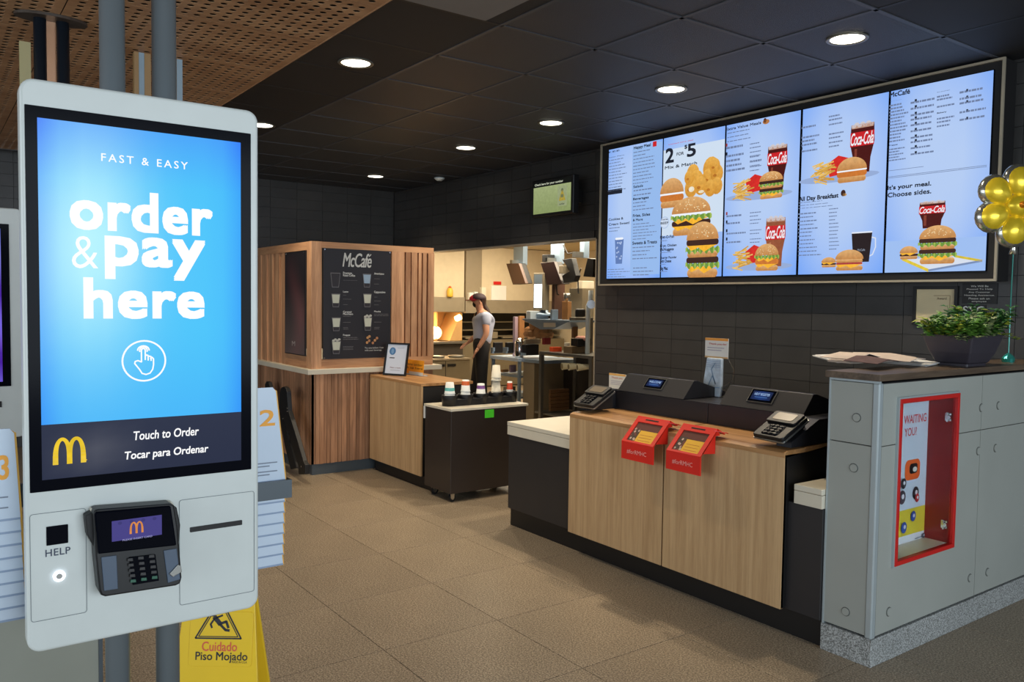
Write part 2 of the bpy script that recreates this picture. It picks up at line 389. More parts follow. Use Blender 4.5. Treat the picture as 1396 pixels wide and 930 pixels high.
# dark ceiling: backing slab, grid, tiles
ceiling = struct(bx(-15,5,EDGE,WY+.02,ZC+.03,ZC+.12).build('ceiling', M_BLACKM))
GX = [-2.27+.661*k for k in range(-12,5)]; GY = [EDGE, 2.50, 3.155, 3.81, 4.465, WY]
tile_cache = {}
for i in range(len(GX)-1):
    for j in range(len(GY)-1):
        x0,x1,y0,y1 = GX[i],GX[i+1],GY[j],GY[j+1]
        tex = (x1 <= -2.2 and j >= 1)
        mt = M_CEIL if tex else (M_CEILG if (j == 0 and x0 > -3.7 and False) else M_CEILS)
        bx(x0+.008,x1-.008,y0+.008,y1-.008,ZC,ZC+.03).build('ceiling_tile', mt, ceiling)
gb = MB(); gd = MB()
for k, x in enumerate(GX):
    (gb).box(x-.012,x+.012,GY[1],WY,ZC-.004,ZC+.02) if x < -2.1 else gd.box(x-.012,x+.012,EDGE,WY,ZC-.002,ZC+.02)
    if x < -2.1: gd.box(x-.012,x+.012,EDGE,GY[1]-.013,ZC-.002,ZC+.02)
for y in GY[1:-1]:
    gb.box(GX[0],-2.26,y-.012,y+.012,ZC-.004,ZC+.02); gd.box(-2.258,3,y-.012,y+.012,ZC-.002,ZC+.02)
gb.build('ceiling_grid', M_TBAR, ceiling); gd.build('ceiling_grid', M_TBARB, ceiling)
# light grey lowered panel at the entrance side of the dark ceiling
gp = [onZ(559,0,ZC-.012), onZ(662,28,ZC-.012), onZ(735,0,ZC-.012)]
bx(gp[1].x, gp[1].x+2.6, EDGE+.01, gp[1].y, ZC-.014, ZC-.003).build('trim_1', M_CEILG)['kind'] = 'structure'
# perforated wooden ceiling, real round holes over a dark void
wood_ceiling = struct(bx(-11,3,-4,EDGE-.004,ZC+.09,ZC+.16).build('ceiling_wood', M_BLACKM))
def perf(nx, ny, px_, py_, mx_, my_):
    m = MB(); th = .003; W_, H_ = nx*px_+2*mx_, ny*py_+2*my_; R_ = .0185; K = 8
    m.box(0,W_,0,my_,0,th); m.box(0,W_,H_-my_,H_,0,th); m.box(0,mx_,my_,H_-my_,0,th); m.box(W_-mx_,W_,my_,H_-my_,0,th)
    for i in range(nx):
        for j in range(ny):
            cx, cy_ = mx_+(i+.5)*px_, my_+(j+.5)*py_; hx, hy = px_/2, py_/2
            sq = [(hx,0),(hx,hy),(0,hy),(-hx,hy),(-hx,0),(-hx,-hy),(0,-hy),(hx,-hy)]
            ci = [(R_*math.cos(PI/4*k), R_*math.sin(PI/4*k)) for k in range(8)]
            vs = [(cx+a,cy_+b,0) for a,b in sq]+[(cx+a,cy_+b,0) for a,b in ci]+[(cx+a,cy_+b,th) for a,b in ci]
            m.add(vs, [(k,k+8,(k+1)%8+8,(k+1)%8) for k in range(8)]+[(k+8,k+16,(k+1)%8+16,(k+1)%8+8) for k in range(8)])
    return m, W_, H_
pmb, PW, PH = perf(11, 19, .0625, .0625, .022, .03)
pme = None
for i in range(11):
    for j in range(4):
        x1 = -3.745+.735*3-i*.735; y1 = EDGE-.002-j*(PH+.006)
        if pme is None: o = pmb.build('ceiling_panel', M_PERF, wood_ceiling); pme = o.data
        else: o = bpy.data.objects.new('ceiling_panel', pme); COL.objects.link(o); o.parent = wood_ceiling
        o.location = (x1-PW, y1-PH, ZC-.005)
bx(-11,3,EDGE-.004,EDGE+.004,ZC-.008,ZC+.03).build('trim_2', M_PERF)['kind'] = 'structure'

# menu wall with tiles, opening to the kitchen on its left
OX = onY(812,430,WY).x; OZ = 2.215
wf = MB().box(OX,4.5,WY+.012,WY+.15,0,ZC+.03); wf.box(WX,OX,WY+.012,WY+.15,OZ,ZC+.03)
wall_front = struct(wf.build('wall_front', M_GROUT))
TW, TH = .338, .1235
TX0 = onY(841,455,WY).x; TZ0 = onY(877,441,WY).z
tme = {}
def wtile(x0,x1,z0,z1,par,axis,store):
    if axis == 'Y': m = (x0+.0015,x1-.0015,WY,WY+.012,z0+.0015,z1-.0015)
    else: m = (WX-.012,WX,x0+.0015,x1-.0015,z0+.0015,z1-.0015)
    if store is not None: store.box(*m)
    else: bx(*m).build('wall_tile', M_TILE, par)
stuff = MB()
for i in range(-14, 24):
    for j in range(-12, 14):
        x0, x1 = TX0+i*TW, TX0+(i+1)*TW; z0, z1 = TZ0+j*TH, TZ0+(j+1)*TH
        if x0 < WX: x0 = WX
        if x1 > 4.4 or z1 < .05 or z0 > ZC-.02 or x1 <= WX+.02: continue
        z0 = max(z0, 0); z1 = min(z1, ZC-.002)
        if x0 < OX:
            if x1 <= OX+.005 or z0 > OZ:
                if z1 < OZ+.02: continue
                z0 = max(z0, OZ)
            else: x0 = OX
        near = (z1 > .8 and x1 < -1.4 and not (x0 > -5.5 and x1 < -2.3 and z0 > 1.9 and z1 < 2.9))
        wtile(x0,x1,z0,z1,wall_front,'Y', None if near else stuff)
stuff.build('wall_tile', M_TILE, wall_front, kind='stuff')
# white reveal on the opening's edges
rv = MB().box(OX-.012,OX,WY-.004,WY+.155,0,OZ).box(WX,OX,WY-.004,WY+.155,OZ-.012,OZ)
rv.build('trim_3', pm('reveal_metal', C(150,140,124), .4))['kind'] = 'structure'
wall_left = struct(bx(WX-.15,WX-.012,-6,WY+.15,0,ZC+.03).build('wall_left', M_GROUT))
stl = MB()
for i in range(0, 34):
    for j in range(0, 26):
        y1 = WY-i*TW; y0 = y1-TW; z0 = j*TH; z1 = min(z0+TH, ZC-.002)
        wtile(y0,y1,z0,z1,wall_left,'X', None if (y0 > 1.2 and z0 > 2.05) else stl)
stl.build('wall_tile', M_TILE, wall_left, kind='stuff')
# kitchen shell
KM = MB().box(-13.4,-2,10.5,10.65,0,2.9); struct(KM.build('wall_kitchen_back', M_CREAMW))
struct(bx(-13.4,-13.26,WY+.15,10.5,0,2.9).build('wall_kitchen_left', M_CREAMW))
struct(bx(-2,-1.85,WY+.15,10.65,0,2.9).build('wall_kitchen_right', M_CREAMW))
struct(bx(-13.4,WX-.15,WY+.02,WY+.15,0,2.9).build('wall_kitchen_front', M_CREAMW))
struct(bx(-13.4,-1.85,WY+.16,10.65,2.6,2.7).build('ceiling_kitchen', pm('kitchen_ceiling', C(214,196,160), .7)))

# ================================================================== DOWNLIGHTS
DL = [(485,85,'nearest the perforated wood ceiling'),(357,170,'half hidden behind the order screen'),(635,201,'third from the dark corner above the coffee booth'),(512,240,'farthest, over the coffee booth'),
      (751,167,'above the small wall monitor'),(915,121,'above the left half of the menu board'),(1155,52,'above the right half of the menu board')]
M_LENS = pm('lamp_lens', C(255,250,225), .4, emit=((1,.95,.78), 7))
M_RING = pm('lamp_ring', C(120,116,104), .3, metal=.5)
for x, y, w in DL:
    p = onZ(x,y,ZC)
    t = thing('recessed_downlight', 'round recessed ceiling downlight '+w, 'ceiling light', (p.x,p.y,ZC), 'recessed downlights in the black ceiling')
    r = MB().lathe((p.x,p.y,ZC-.006), [(.088,.004),(.108,.004),(.11,0),(.106,-.004),(.092,-.003),(.086,.002),(.088,.004)], 28)
    r.build('trim_ring', M_RING, t, smooth=True)
    MB().lathe((p.x,p.y,ZC-.005), [(0,0),(.087,0),(.087,.003),(0,.003)], 28).build('lens', M_LENS, t)
    L_ = lamp('SPOT','downlight_beam',(p.x,p.y,ZC-.03),95,(1,.84,.62),.06,(p.x,p.y,0),spot=math.radians(125),blend=.9)
# smoke detector
p = onZ(599,242,ZC)
t = thing('smoke_detector','small white round smoke detector on the black ceiling near the corner','detector',(p.x,p.y,ZC))
MB().lathe((p.x,p.y,ZC-.005),[(0,-.035),(.03,-.034),(.045,-.02),(.06,-.012),(.062,0),(0,0)],20).build('detector_body', M_WHITE, t, smooth=True)
MB().lathe((p.x,p.y,ZC-.043),[(0,-.004),(.012,-.002),(.014,.004),(0,.006)],12).build('sensor_cap', M_BLACK, t)

# ================================================================== MENU BOARD
FY = 5.045
a, b = onY(818,197,FY), onY(1367,77,FY); c_, d_ = onY(1362,382.5,FY), onY(816.5,390,FY)
bx0, bx1, bz0, bz1 = (a.x+d_.x)/2, (b.x+c_.x)/2, (c_.z+d_.z)/2, 3.036
menu = thing('menu_board','wide lit menu board of five screens high on the tiled wall','menu board',((bx0+bx1)/2,WY,bz0))
bx(bx0+.003,bx1-.003,FY+.011,WY,bz0+.003,bz1-.003).build('backing', M_BLACKM, menu)
fr = MB(); e = .014
fr.box(bx0,bx1,FY-.004,FY+.01,bz0,bz0+e).box(bx0,bx1,FY-.004,FY+.01,bz1-e,bz1).box(bx0,bx0+e,FY-.004,FY+.01,bz0+e,bz1-e).box(bx1-e,bx1,FY-.004,FY+.01,bz0+e,bz1-e)
fr.build('frame', pm('champagne_trim', C(168,158,138), .4, metal=.3), menu)
SX = [(827,899.5),(901,983.5),(985.5,1085),(1088,1203),(1206,1343)]
sz0, sz1 = onY(827,380,FY).z, onY(828,205,FY).z
A_ = (810,80,3.0); B_ = (1080,70,2.905)
K = C(30,34,46); KG = C(112,128,162); BG1 = C(118,166,246); BG2 = C(180,204,243); REDC = C(205,35,40); BROWN = C(96,50,34); WHT = C(240,244,250)
BUN = C(196,136,76); BUN2 = C(226,176,116); PAT = C(62,36,28); CHE = C(250,184,50); LET = C(110,150,60); FRY = C(232,190,100)
def burger(c, u, v, w, h, layers, seeds=True):
    n = 0; th = {'b':.2,'p':.12,'c':.06,'l':.09,'t':.42,'m':.14,'r':.05,'x':.16,'h':.08}
    tot = sum(th[k] for k in layers); y = v
    for k in layers:
        t = th[k]*h/tot; c.up()
        if k == 'b' or k == 'm': c.poly(rr_(u-w*.47,u+w*.47,y,y+t,t*.45), None, [BUN if i > 14 else BUN2 for i in range(28)])
        elif k == 'p': c.poly(rr_(u-w*.5,u+w*.5,y-t*.1,y+t*1.05,t*.5), PAT)
        elif k == 'x': c.poly(rr_(u-w*.5,u+w*.5,y-t*.1,y+t*1.05,t*.5), C(206,120,50))
        elif k == 'h': c.poly(rr_(u-w*.46,u+w*.46,y,y+t,t*.4), C(170,60,60))
        elif k == 'c': c.poly([(u-w*.5,y+t),(u-w*.34,y-t*1.2),(u-w*.12,y),(u+w*.06,y-t*1.8),(u+w*.3,y),(u+w*.5,y+t)], CHE)
        elif k == 'r': c.poly(rr_(u-w*.5,u+w*.5,y,y+t,t*.4), WHT)
        elif k == 'l':
            N = 22; up = [(u-w*.53+w*1.06*i/N, y+t*(1+.4*math.sin(i*2.2))) for i in range(N+1)]; dn = [(u+w*.53-w*1.06*i/N, y-t*(.3+.5*math.sin(i*1.7))) for i in range(N+1)]
            for i in range(N): c.poly([up[i],dn[N-i],dn[N-i-1],up[i+1]][::1], LET if i%3 else C(160,186,84))
        elif k == 't':
            c.ell((u,y), w*.5, t, BUN, 24, 0, 180, BUN2); c.up()
            if seeds:
                for i in range(26):
                    a = random.uniform(15,165); r = random.uniform(.3,.9)
                    c.ell((u+w*.46*r*math.cos(math.radians(a)), y+t*.95*r*math.sin(math.radians(a))), w*.016, w*.011, C(246,224,176), 6)
        y += t
def rr_(a,b,c,d,r): r = min(r,(b-a)*.49,(d-c)*.49); return rrect(a,b,c,d,r,6)
def cola(c, u, v, w, h, light=False):
    c.up(); body = C(150,84,54) if light else C(74,20,16)
    c.poly([(u-w*.33,v),(u+w*.33,v),(u+w*.36,v+h*.3),(u+w*.5,v+h*.62),(u+w*.47,v+h),(u-w*.47,v+h),(u-w*.5,v+h*.62),(u-w*.36,v+h*.3)], body)
    c.up(); c.poly([(u-w*.44,v+h*.92),(u+w*.44,v+h*.92),(u+w*.47,v+h),(u-w*.47,v+h)], C(190,150,130))
    for i in range(7): c.ell((u-w*.36+w*.72*i/6, v+h*(.97+.04*(i%2))), w*.1, h*.035, C(205,200,205), 8)
    c.rect((u-w*.3,v+h*.1),(u-w*.2,v+h*.5), C(130,60,44) if not light else C(190,120,84))
    c.up(); c.rect((u-w*.49,v+h*.55),(u+w*.49,v+h*.84), REDC); c.up(); c.text('Coca-Cola', (u-w*.47,v+h*.57),(u+w*.47,v+h*.83), WHT, .012, .92, .35)
def fries(c, u, v, w, h):
    c.up(); rnd = random.Random(int(abs(u*1000)))
    c.poly([(u+w*.05,v+h*.22),(u+w*.5,v+h*.3),(u+w*.5,v+h*.85),(u+w*.25,v+h),(u-.02*w,v+h*.72)], C(214,44,38)); c.up()
    for i in range(26):
        y = v+h*rnd.uniform(.04,.72); x = u-w*rnd.uniform(.15,.42); a = rnd.uniform(-.35,.5); L = w*rnd.uniform(.25,.42)
        c.stroke([(x,y),(x+L*math.cos(a),y+L*math.sin(a))], h*.055, FRY if i%2 else C(206,156,70))
def screen(i, crop):
    x0 = onY(SX[i][0],375,FY).x; x1 = onY(SX[i][1],375,FY).x
    s = bx(x0-.004,x1+.004,FY+.002,FY+.03,sz0-.004,sz1+.004).build('screen', M_GLASSBLK, menu)
    c = cY(FY+.001, crop); c.grid(x0,x1,sz0,sz1,4,8,lambda a,b: tuple(p+(q-p)*max(0,min(1,1.15-2.2*((a-.5)**2+(b-.55)**2))) for p,q in zip(BG1,BG2))); c.up()
    return s, c, x0, x1
# screen 1: list of prices
s, c, x0, x1 = screen(0, A_)
c.rect((x0+(x1-x0)*.46,sz0+.03),(x0+(x1-x0)*.99,sz1-.02), C(150,186,236)); c.up()
c.tpx('Dollar Menu',58,408,124,392,K,.075); c.tpx('$1 $2 $3',60,388,104,372,K,.075); c.tpx('Happy Meal',163,372,232,346,K,.075); c.rpx(241,340,256,358,REDC)
c.tpx('Salads',161,530,201,514,K,.075); c.tpx('Beverages',160,580,224,562,K,.075); c.tpx('Fries, Sides',159,648,230,630,K,.075); c.tpx('& More',159,666,200,652,K,.075)
c.tpx('Sweets & Treats',157,762,258,742,K,.075); c.tpx('Cookies &',60,664,120,648,K,.075); c.tpx('Cream Sweet!',60,684,146,666,K,.075)
for q in ((60,412,150,535,11),(162,378,252,505,10),(162,532,258,556,2),(160,584,258,616,3),(160,672,258,738,6),(158,766,258,822,4),(62,688,120,708,2),(56,858,150,896,4),(160,850,252,890,3)):
    c.lines(*q, KG)
c.rpx(58,538,115,550,K)
for y in (712,): 
    c.up(); p0, p1 = c.px(84,840), c.px(122,738); u = (p0[0]+p1[0])/2; w = p1[0]-p0[0]; h = p1[1]-p0[1]
    c.poly([(u-w*.36,p0[1]),(u+w*.36,p0[1]),(u+w*.5,p1[1]),(u-w*.5,p1[1])], C(96,124,180)); c.up()
    for k in range(12): c.ell((u+w*random.uniform(-.3,.3), p0[1]+h*random.uniform(.1,.9)), w*.09, w*.07, C(170,190,226), 8)
    for k in range(4): c.ell((u+w*(-.3+.2*k), p1[1]+h*.03), w*.16, h*.05, WHT, 10)
c.build('screen_graphics', DISPLAY, s)
# screen 2: two for five
s, c, x0, x1 = screen(1, A_)
c.rect((x0,sz0+(sz1-sz0)*.3),(x1,sz1-.1), C(206,222,240)); c.up()
c.tpx('Limited time deal',306,354,406,330,REDC,.02); c.tpx('2',292,430,328,366,K,.075); c.tpx('FOR',338,398,368,380,K,.075); c.tpx('$',370,372,382,352,K,.075); c.tpx('5',380,404,418,346,K,.075); c.tpx('Mix & Match',290,454,422,420,K,.075)
def bpx(c, x0, y0, x1, y1, L, seeds=True):
    a_, b_ = c.px((x0+x1)/2, y0), c.px((x0+x1)/2, y1); l_, r_ = c.px(x0,(y0+y1)/2), c.px(x1,(y0+y1)/2)
    burger(c, a_[0], a_[1], r_[0]-l_[0], b_[1]-a_[1], L, seeds)
for k, (x, y, r) in enumerate(((405,470,26),(480,450,34),(470,490,28),(420,500,30),(505,470,26),(400,530,26),(440,520,26),(508,520,24),(480,530,24),(395,488,20),(500,440,22))):
    c.up(); p = c.px(x,y); q = c.px(x+r,y); rr = q[0]-p[0]; p = (min(p[0],x1-rr-.002),p[1])
    c.ell(p, rr, rr*1.15, C(214,150,56), 14, c2=C(236,180,84)); c.up(); c.ell((p[0]-rr*.3,p[1]-rr*.2), rr*.3, rr*.2, C(186,116,40), 8)
c.up(); c.ell(c.px(405,535), .03, .022, C(240,232,210), 10); c.ell(c.px(445,545), .03, .012, C(236,226,200), 10)
bpx(c,276,610,372,490,'bxrt',False)
bpx(c,324,722,482,566,'bpclpclt'.replace('pclpcl','cpclr'))
bpx(c,386,895,517,668,'bclpmlcpt')
c.up(); c.ell(c.px(302,672), .05,.05, C(176,196,226), 18); c.up(); c.ell(c.px(302,672), .043,.043, C(206,220,240), 18); c.up(); c.tpx('100%',288,664,316,656,K,.075); c.tpx('BEEF',286,680,318,668,K,.075)
for (x,y,z,w,t) in ((284,738,342,722,'Filet-O-Fish'),(284,772,352,758,'10 pc. Chicken'),(284,788,340,774,'McNuggets'),(284,822,352,808,'Quarter Pounder'),(284,836,330,822,'with Cheese'),(284,866,316,852,'Big Mac')):
    c.tpx(t,x,y,z,w,K,.075)
for y in (742,790,838,868): c.lines(284,y,330,y+7,1,KG)
c.build('screen_graphics', DISPLAY, s)
# screen 3: extra value meals
s, c, x0, x1 = screen(2, A_)
c.tpx('Extra Value Meals',540,296,684,256,K,.075); c.up(); p = c.px(704,258); c.ell((p[0],p[1]), .03,.018, C(180,120,70), 12); c.ell((p[0]-.01,p[1]+.01), .014,.018, C(70,30,24), 10)
c.lines(546,298,650,330,3,KG,th=.2)
for y in (350,384,404,424,444,632,662,704,740): c.lines(542,y,620,y+20,1,KG,(.7,1)); c.lines(638,y-8,686,y+16,2,KG,(.7,1))
for y in (352,388,632,666,702,736): c.rpx(540,y-4,546,y+8,C(150,60,60) if y in (352,632) else K)
fl = C(150,172,214)
c.up(); c.ell(c.px(670,560), .30,.03, fl, 20); c.ell(c.px(670,850), .30,.03, fl, 20)
def cpx(c, x0,y0,x1,y1,light=False):
    a_, b_ = c.px((x0+x1)/2,y0), c.px((x0+x1)/2,y1); l_, r_ = c.px(x0,(y0+y1)/2), c.px(x1,(y0+y1)/2); cola(c,a_[0],a_[1],r_[0]-l_[0],b_[1]-a_[1],light)
def fpx(c, x0,y0,x1,y1):
    a_, b_ = c.px((x0+x1)/2,y0), c.px((x0+x1)/2,y1); l_, r_ = c.px(x0,(y0+y1)/2), c.px(x1,(y0+y1)/2); fries(c,a_[0],a_[1],r_[0]-l_[0],b_[1]-a_[1])
cpx(c,706,530,788,356); fpx(c,556,574,690,478); bpx(c,678,572,774,462,'bclpmlpt')
cpx(c,702,850,784,652,True); fpx(c,560,862,690,764); bpx(c,664,868,760,758,'bcxclt')
c.build('screen_graphics', DISPLAY, s)
# screen 4
s, c, x0, x1 = screen(3, B_)
for y in (290,330,345,360,385): c.lines(38,y,110,y+14,1,KG,(.6,1)); 
for y in (248,262,280,318,334,352,368): c.lines(146,y,204,y+12,1,KG,(.6,1))
for y in (296,334,384): c.rpx(36,y-4,41,y+6,K)
c.up(); c.ell(c.px(180,500), .30,.03, fl, 20)
cpx(c,226,480,322,288); fpx(c,60,522,222,420); bpx(c,178,518,296,420,'bxrt',False)
c.up(); c.tpx('All Day Breakfast',30,596,188,562,K,.075); p = c.px(206,562); c.ell(p,.018,.022,C(60,36,30),12); c.ell((p[0]+.01,p[1]-.012),.016,.01,C(200,150,90),10)
c.lines(30,596,170,616,3,KG,th=.2)
for k in range(12): c.lines(28,636+k*15,random.choice((90,110,120)),648+k*15,1,KG,(.7,1)); c.lines(150,618+k*14.5,190,630+k*14.5,1,KG,(.6,1))
c.up(); p0, p1 = c.px(240,836), c.px(318,718); u = (p0[0]+p1[0])/2; w = p1[0]-p0[0]; h = p1[1]-p0[1]
c.stroke([(p1[0]-w*.02,p0[1]+h*.85),(p1[0]+w*.22,p0[1]+h*.8),(p1[0]+w*.24,p0[1]+h*.5),(p1[0]+w*.1,p0[1]+h*.25),(p1[0]-w*.05,p0[1]+h*.2)], w*.06, C(216,224,240)); c.up()
c.poly([(u-w*.42,p0[1]),(u+w*.42,p0[1]),(u+w*.55,p1[1]),(u-w*.55,p1[1])], C(36,26,28)); c.rect((u-w*.55,p1[1]),(u+w*.55,p1[1]+h*.05), C(226,232,244)); c.up(); c.text('McCafe', (u-w*.2,p0[1]+h*.38),(u+w*.2,p0[1]+h*.46), C(150,160,176), .02)
bpx(c,174,868,286,786,'bchmt',False); bpx(c,122,856,180,816,'bpct',False)
c.build('screen_graphics', DISPLAY, s)
# screen 5
s, c, x0, x1 = screen(4, B_)
c.tpx('McCaf\u00e9',386,184,468,148,K,.075); c.tpx("It's your meal.",378,550,552,514,K,.075); c.tpx('Choose sides.',378,580,552,544,K,.075)
c.tpx('Espresso',386,200,434,190,K,.075); c.tpx('Frappe',384,376,418,366,K,.075); c.tpx('Smoothies',574,164,624,152,K,.075); c.tpx('Bakery',574,248,612,236,K,.075)
for k in range(12): c.lines(386,204+k*13,460,215+k*13,1,KG,(.6,1)); 
for k, y in enumerate((190,214,240,258,280,304,330,348,372,396)): c.lines(470,y,566,y+12,1,KG,(.8,1)); c.rpx(486,y,494,y+8,K)
for k in range(5): c.lines(384,380+k*11,450,390+k*11,1,KG,(.6,1))
for y in (152,178,196,232,262): c.lines(664,y-4,768,y+8,1,KG,(.8,1)); c.rpx(690,y-2,697,y+6,K)
for y in (168,180,208,256,270,286): c.lines(574,y,650,y+12,1,KG,(.6,1))
c.stroke([c.px(380,474),(c.px(520,464)[0],c.px(380,474)[1])],.003,KG); c.stroke([c.px(380,498),(c.px(770,464)[0],c.px(380,498)[1])],.003,KG); c.stroke([c.px(380,503),(c.px(770,469)[0],c.px(380,503)[1])],.003,KG)
c.up(); c.rect((x0,sz0),(x1,sz0+.2), C(158,190,240)); c.up()
p = [c.px(440,824),c.px(540,868),c.px(752,830),c.px(650,812)]
c.poly(p, C(214,222,236)); c.up(); c.stroke([p[0],p[1]], .018, C(226,200,60)); c.stroke([p[3],p[2]], .014, C(214,190,60)); c.stroke([p[1],p[2]], .012, C(120,140,180))
cpx(c,500,700,606,596); bpx(c,502,842,648,690,'bclpmlpt'); bpx(c,430,824,502,772,'bpct',False)
c.build('screen_graphics', DISPLAY, s)

# ================================================================== SMALL WALL MONITOR
c0 = onY(753,267,4.95)
mon = thing('wall_monitor','small black monitor with a pale green screen hung left of the menu board','monitor',(c0.x,WY,c0.z))
tv = [onY(727,247,5.0), onY(783,237,5.0), onY(786,290,5.0), onY(729,296,5.0)]
q0, q1, z0, z1 = tv[0].x, tv[1].x, tv[2].z, tv[1].z
bx(q0,q1,4.99,5.06,z0,z1).build('housing', M_BLACK, mon, bevel=.008)
bx(q0+.1,q1-.1,5.06,WY,z0+.12,z1-.12).build('wall_bracket', M_BLACKM, mon)
c = cY(4.989,(540,200,4.65)); u0, v0 = q0+.025, z0+.03; u1, v1 = q1-.03, z1-.025
c.rect((u0,v0),(u1,v1),C(14,16,12)); c.up(); c.rect((u0,v0),(u1,v1-.05),C(136,150,96),C(158,170,120)); c.text('Check here for your number',(u0+.02,v1-.04),(u1-.12,v1-.012),C(220,224,200),.01)
c.up(); uu = u0+(u1-u0)*.78; c.rect((uu-.07,v0+.05),(uu+.07,v1-.07),C(150,160,120)); c.up()
c.poly([(uu-.05,v0+.1),(uu+.05,v0+.1),(uu+.008,v1-.11),(uu-.008,v1-.11)],C(170,150,60)); c.ell((uu,v1-.11),.018,.018,C(100,110,80),10); c.up(); c.rect((uu-.02,v0+.13),(uu+.02,v0+.16),C(110,116,80)); c.text('number',(uu-.04,v0+.06),(uu+.04,v0+.08),K,.02)
c.build('display', DISPLAY, mon)

# ================================================================== COFFEE BOOTH
BXF, BYL, BZT = -7.0, 2.84, 2.115
booth = thing('coffee_booth','cedar plank coffee booth with a cream ledge and grey plinth','booth',(-8,3.5,0))
bx(-9.9,BXF-.03,BYL+.03,4.1,.1,.91).build('core', M_BLACKM, booth)
bx(-9.9,BXF-.02,BYL+.02,4.12,0,.1).build('plinth', M_GREYSTEEL, booth)
MB().box(-9.93,BXF+.055,BYL-.05,4.175,.922,.968).build('ledge', M_WTOP, booth, bevel=.003)
seams = [345,362,380,402,425,447,470,492,515,535,557,573,590,607,625,645,665,683,700,725,750,790,830]
ys = [BYL]+[onX(340+s/4.43,570,BXF).y for s in seams if onX(340+s/4.43,570,BXF).y > BYL+.03 and onX(340+s/4.43,570,BXF).y < 4.06]+[4.1]
for i in range(len(ys)-1):
    dep_ = .024+.005*((i*7)%3)
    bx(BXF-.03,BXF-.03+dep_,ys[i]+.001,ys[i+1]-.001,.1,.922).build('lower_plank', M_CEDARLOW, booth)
x = BXF-.004; i = 0
while x > -9.85:
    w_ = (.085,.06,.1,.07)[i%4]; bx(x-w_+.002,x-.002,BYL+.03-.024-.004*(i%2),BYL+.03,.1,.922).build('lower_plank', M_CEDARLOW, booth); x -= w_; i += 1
# upper frame
MB().box(BXF-.105,BXF,BYL,BYL+.1,.968,BZT).build('corner_post', M_CEDAR, booth, bevel=.002)
MB().box(BXF-.06,BXF,BYL+.1,4.1,2.06,BZT).build('header_rail', M_CEDARH, booth)
MB().box(-9.93,BXF-.105,BYL,BYL+.06,2.04,BZT).build('header_rail', wood('cedar_rail_x', C(164,116,82), C(210,160,118), 0, .5, .08, 10, .08), booth)
MB().box(BXF-.05,BXF,BYL+.1,4.1,.968,1.052).build('sill_rail', M_CEDARH, booth)
MB().box(-7.64,BXF-.105,BYL,BYL+.05,.968,1.075).build('sill_rail', MATS['cedar_rail_x'], booth)
x = -7.64; i = 0
while x > -9.85:
    w_ = (.1,.075,.09)[i%3]; bx(x-w_+.002,x-.002,BYL+.004+.014*(i%2),BYL+.05,.968,2.04).build('upper_plank', M_CEDAR, booth); x -= w_; i += 1
for (u0_,u1_) in ((533.6,551),(553,559.3),(560.8,568.6),(570.5,574.4),(576.3,581.2),(583.2,591.6)):
    y0 = onX(u0_,420,BXF).y; y1 = onX(u1_,420,BXF).y
    bx(BXF-.045,BXF,y0,y1,1.052,2.06).build('slat', M_CEDAR, booth, bevel=.001, seg=1)
for z in (1.25,1.55,1.85): bx(BXF-.06,BXF-.046,3.7,4.09,z,z+.02).build('spacer_rod', M_STEEL, booth)
# hanging drink menu on the front face
def fpanel_X(name, label, cat, X, pts, th, mat):
    t = thing(name, label, cat, (X, pts[0][0], pts[0][1]))
    return t
pa, pb = onX(441,338,BXF+.012), onX(532,487,BXF+.012)
dm = thing('drink_menu','tall black drink menu with cup drawings on the front of the coffee booth','menu',(BXF,pa.y,pb.z))
bx(BXF+.001,BXF+.011,pa.y,pb.y,pb.z,pa.z).build('board', pm('chalk_black',C(30,28,34),.5), dm)
for yy in (pa.y+.012, pb.y-.012):
    for zz in (pa.z-.012, pb.z+.012): MB().cyl((BXF+.010,yy,zz),(BXF+.016,yy,zz),.006,n=10).build('stud', M_CHROME, dm)
c = cX(BXF+.0115,(430,330,5.635),.0006); G1 = C(200,200,196); G2 = C(120,116,118)
c.tpx('McCafe',208,190,432,98,G1,.03,.9,.25)
q = c.px(412,112); c.stroke([(q[0],q[1]),(q[0]+.02,q[1]+.02)], .008, G1)
def cup(c, x0,y0,x1,y1, milk, top, cream=False):
    a_ = c.px(x0,y0); b_ = c.px(x1,y1); w = b_[0]-a_[0]; h = b_[1]-a_[1]; c.up()
    c.poly([(a_[0]+w*.16,a_[1]),(b_[0]-w*.16,a_[1]),(b_[0],b_[1]),(a_[0],b_[1])], G2); c.up()
    c.poly([(a_[0]+w*.2,a_[1]+h*.04),(b_[0]-w*.2,a_[1]+h*.04),(b_[0]-w*.05,b_[1]-h*.04),(a_[0]+w*.05,b_[1]-h*.04)], C(44,40,46)); c.up()
    if milk: c.poly([(a_[0]+w*.17,a_[1]+h*.3),(b_[0]-w*.17,a_[1]+h*.3),(b_[0]-w*.07,b_[1]-h*.06),(a_[0]+w*.07,b_[1]-h*.06)], milk)
    if cream:
        for k in range(4): c.ell((a_[0]+w*(.2+.2*k), b_[1]+h*(.04+.08*(k%2))), w*.16, h*.09, C(190,190,180), 10)
CR = C(196,198,180)
cup(c,115,348,192,238,None,0); cup(c,362,348,428,246,C(150,174,196),0); cup(c,120,500,190,398,CR,0); cup(c,364,500,430,398,CR,0)
cup(c,122,684,192,580,CR,0); cup(c,366,680,432,578,CR,0,True); cup(c,120,860,192,760,CR,0,True)
for (x,y,z,w,s_) in ((208,246,276,232,'Premium'),(208,264,300,250,'Roast Coffee'),(446,250,522,238,'Americano'),(208,388,248,376,'Latte'),(446,392,532,378,'Cappuccino'),(208,544,272,530,'Caramel'),(208,560,284,546,'Macchiato'),(446,540,496,528,'Mocha'),(208,722,262,708,'Frappe')):
    c.tpx(s_,x,y,z,w,C(226,226,222),.03)
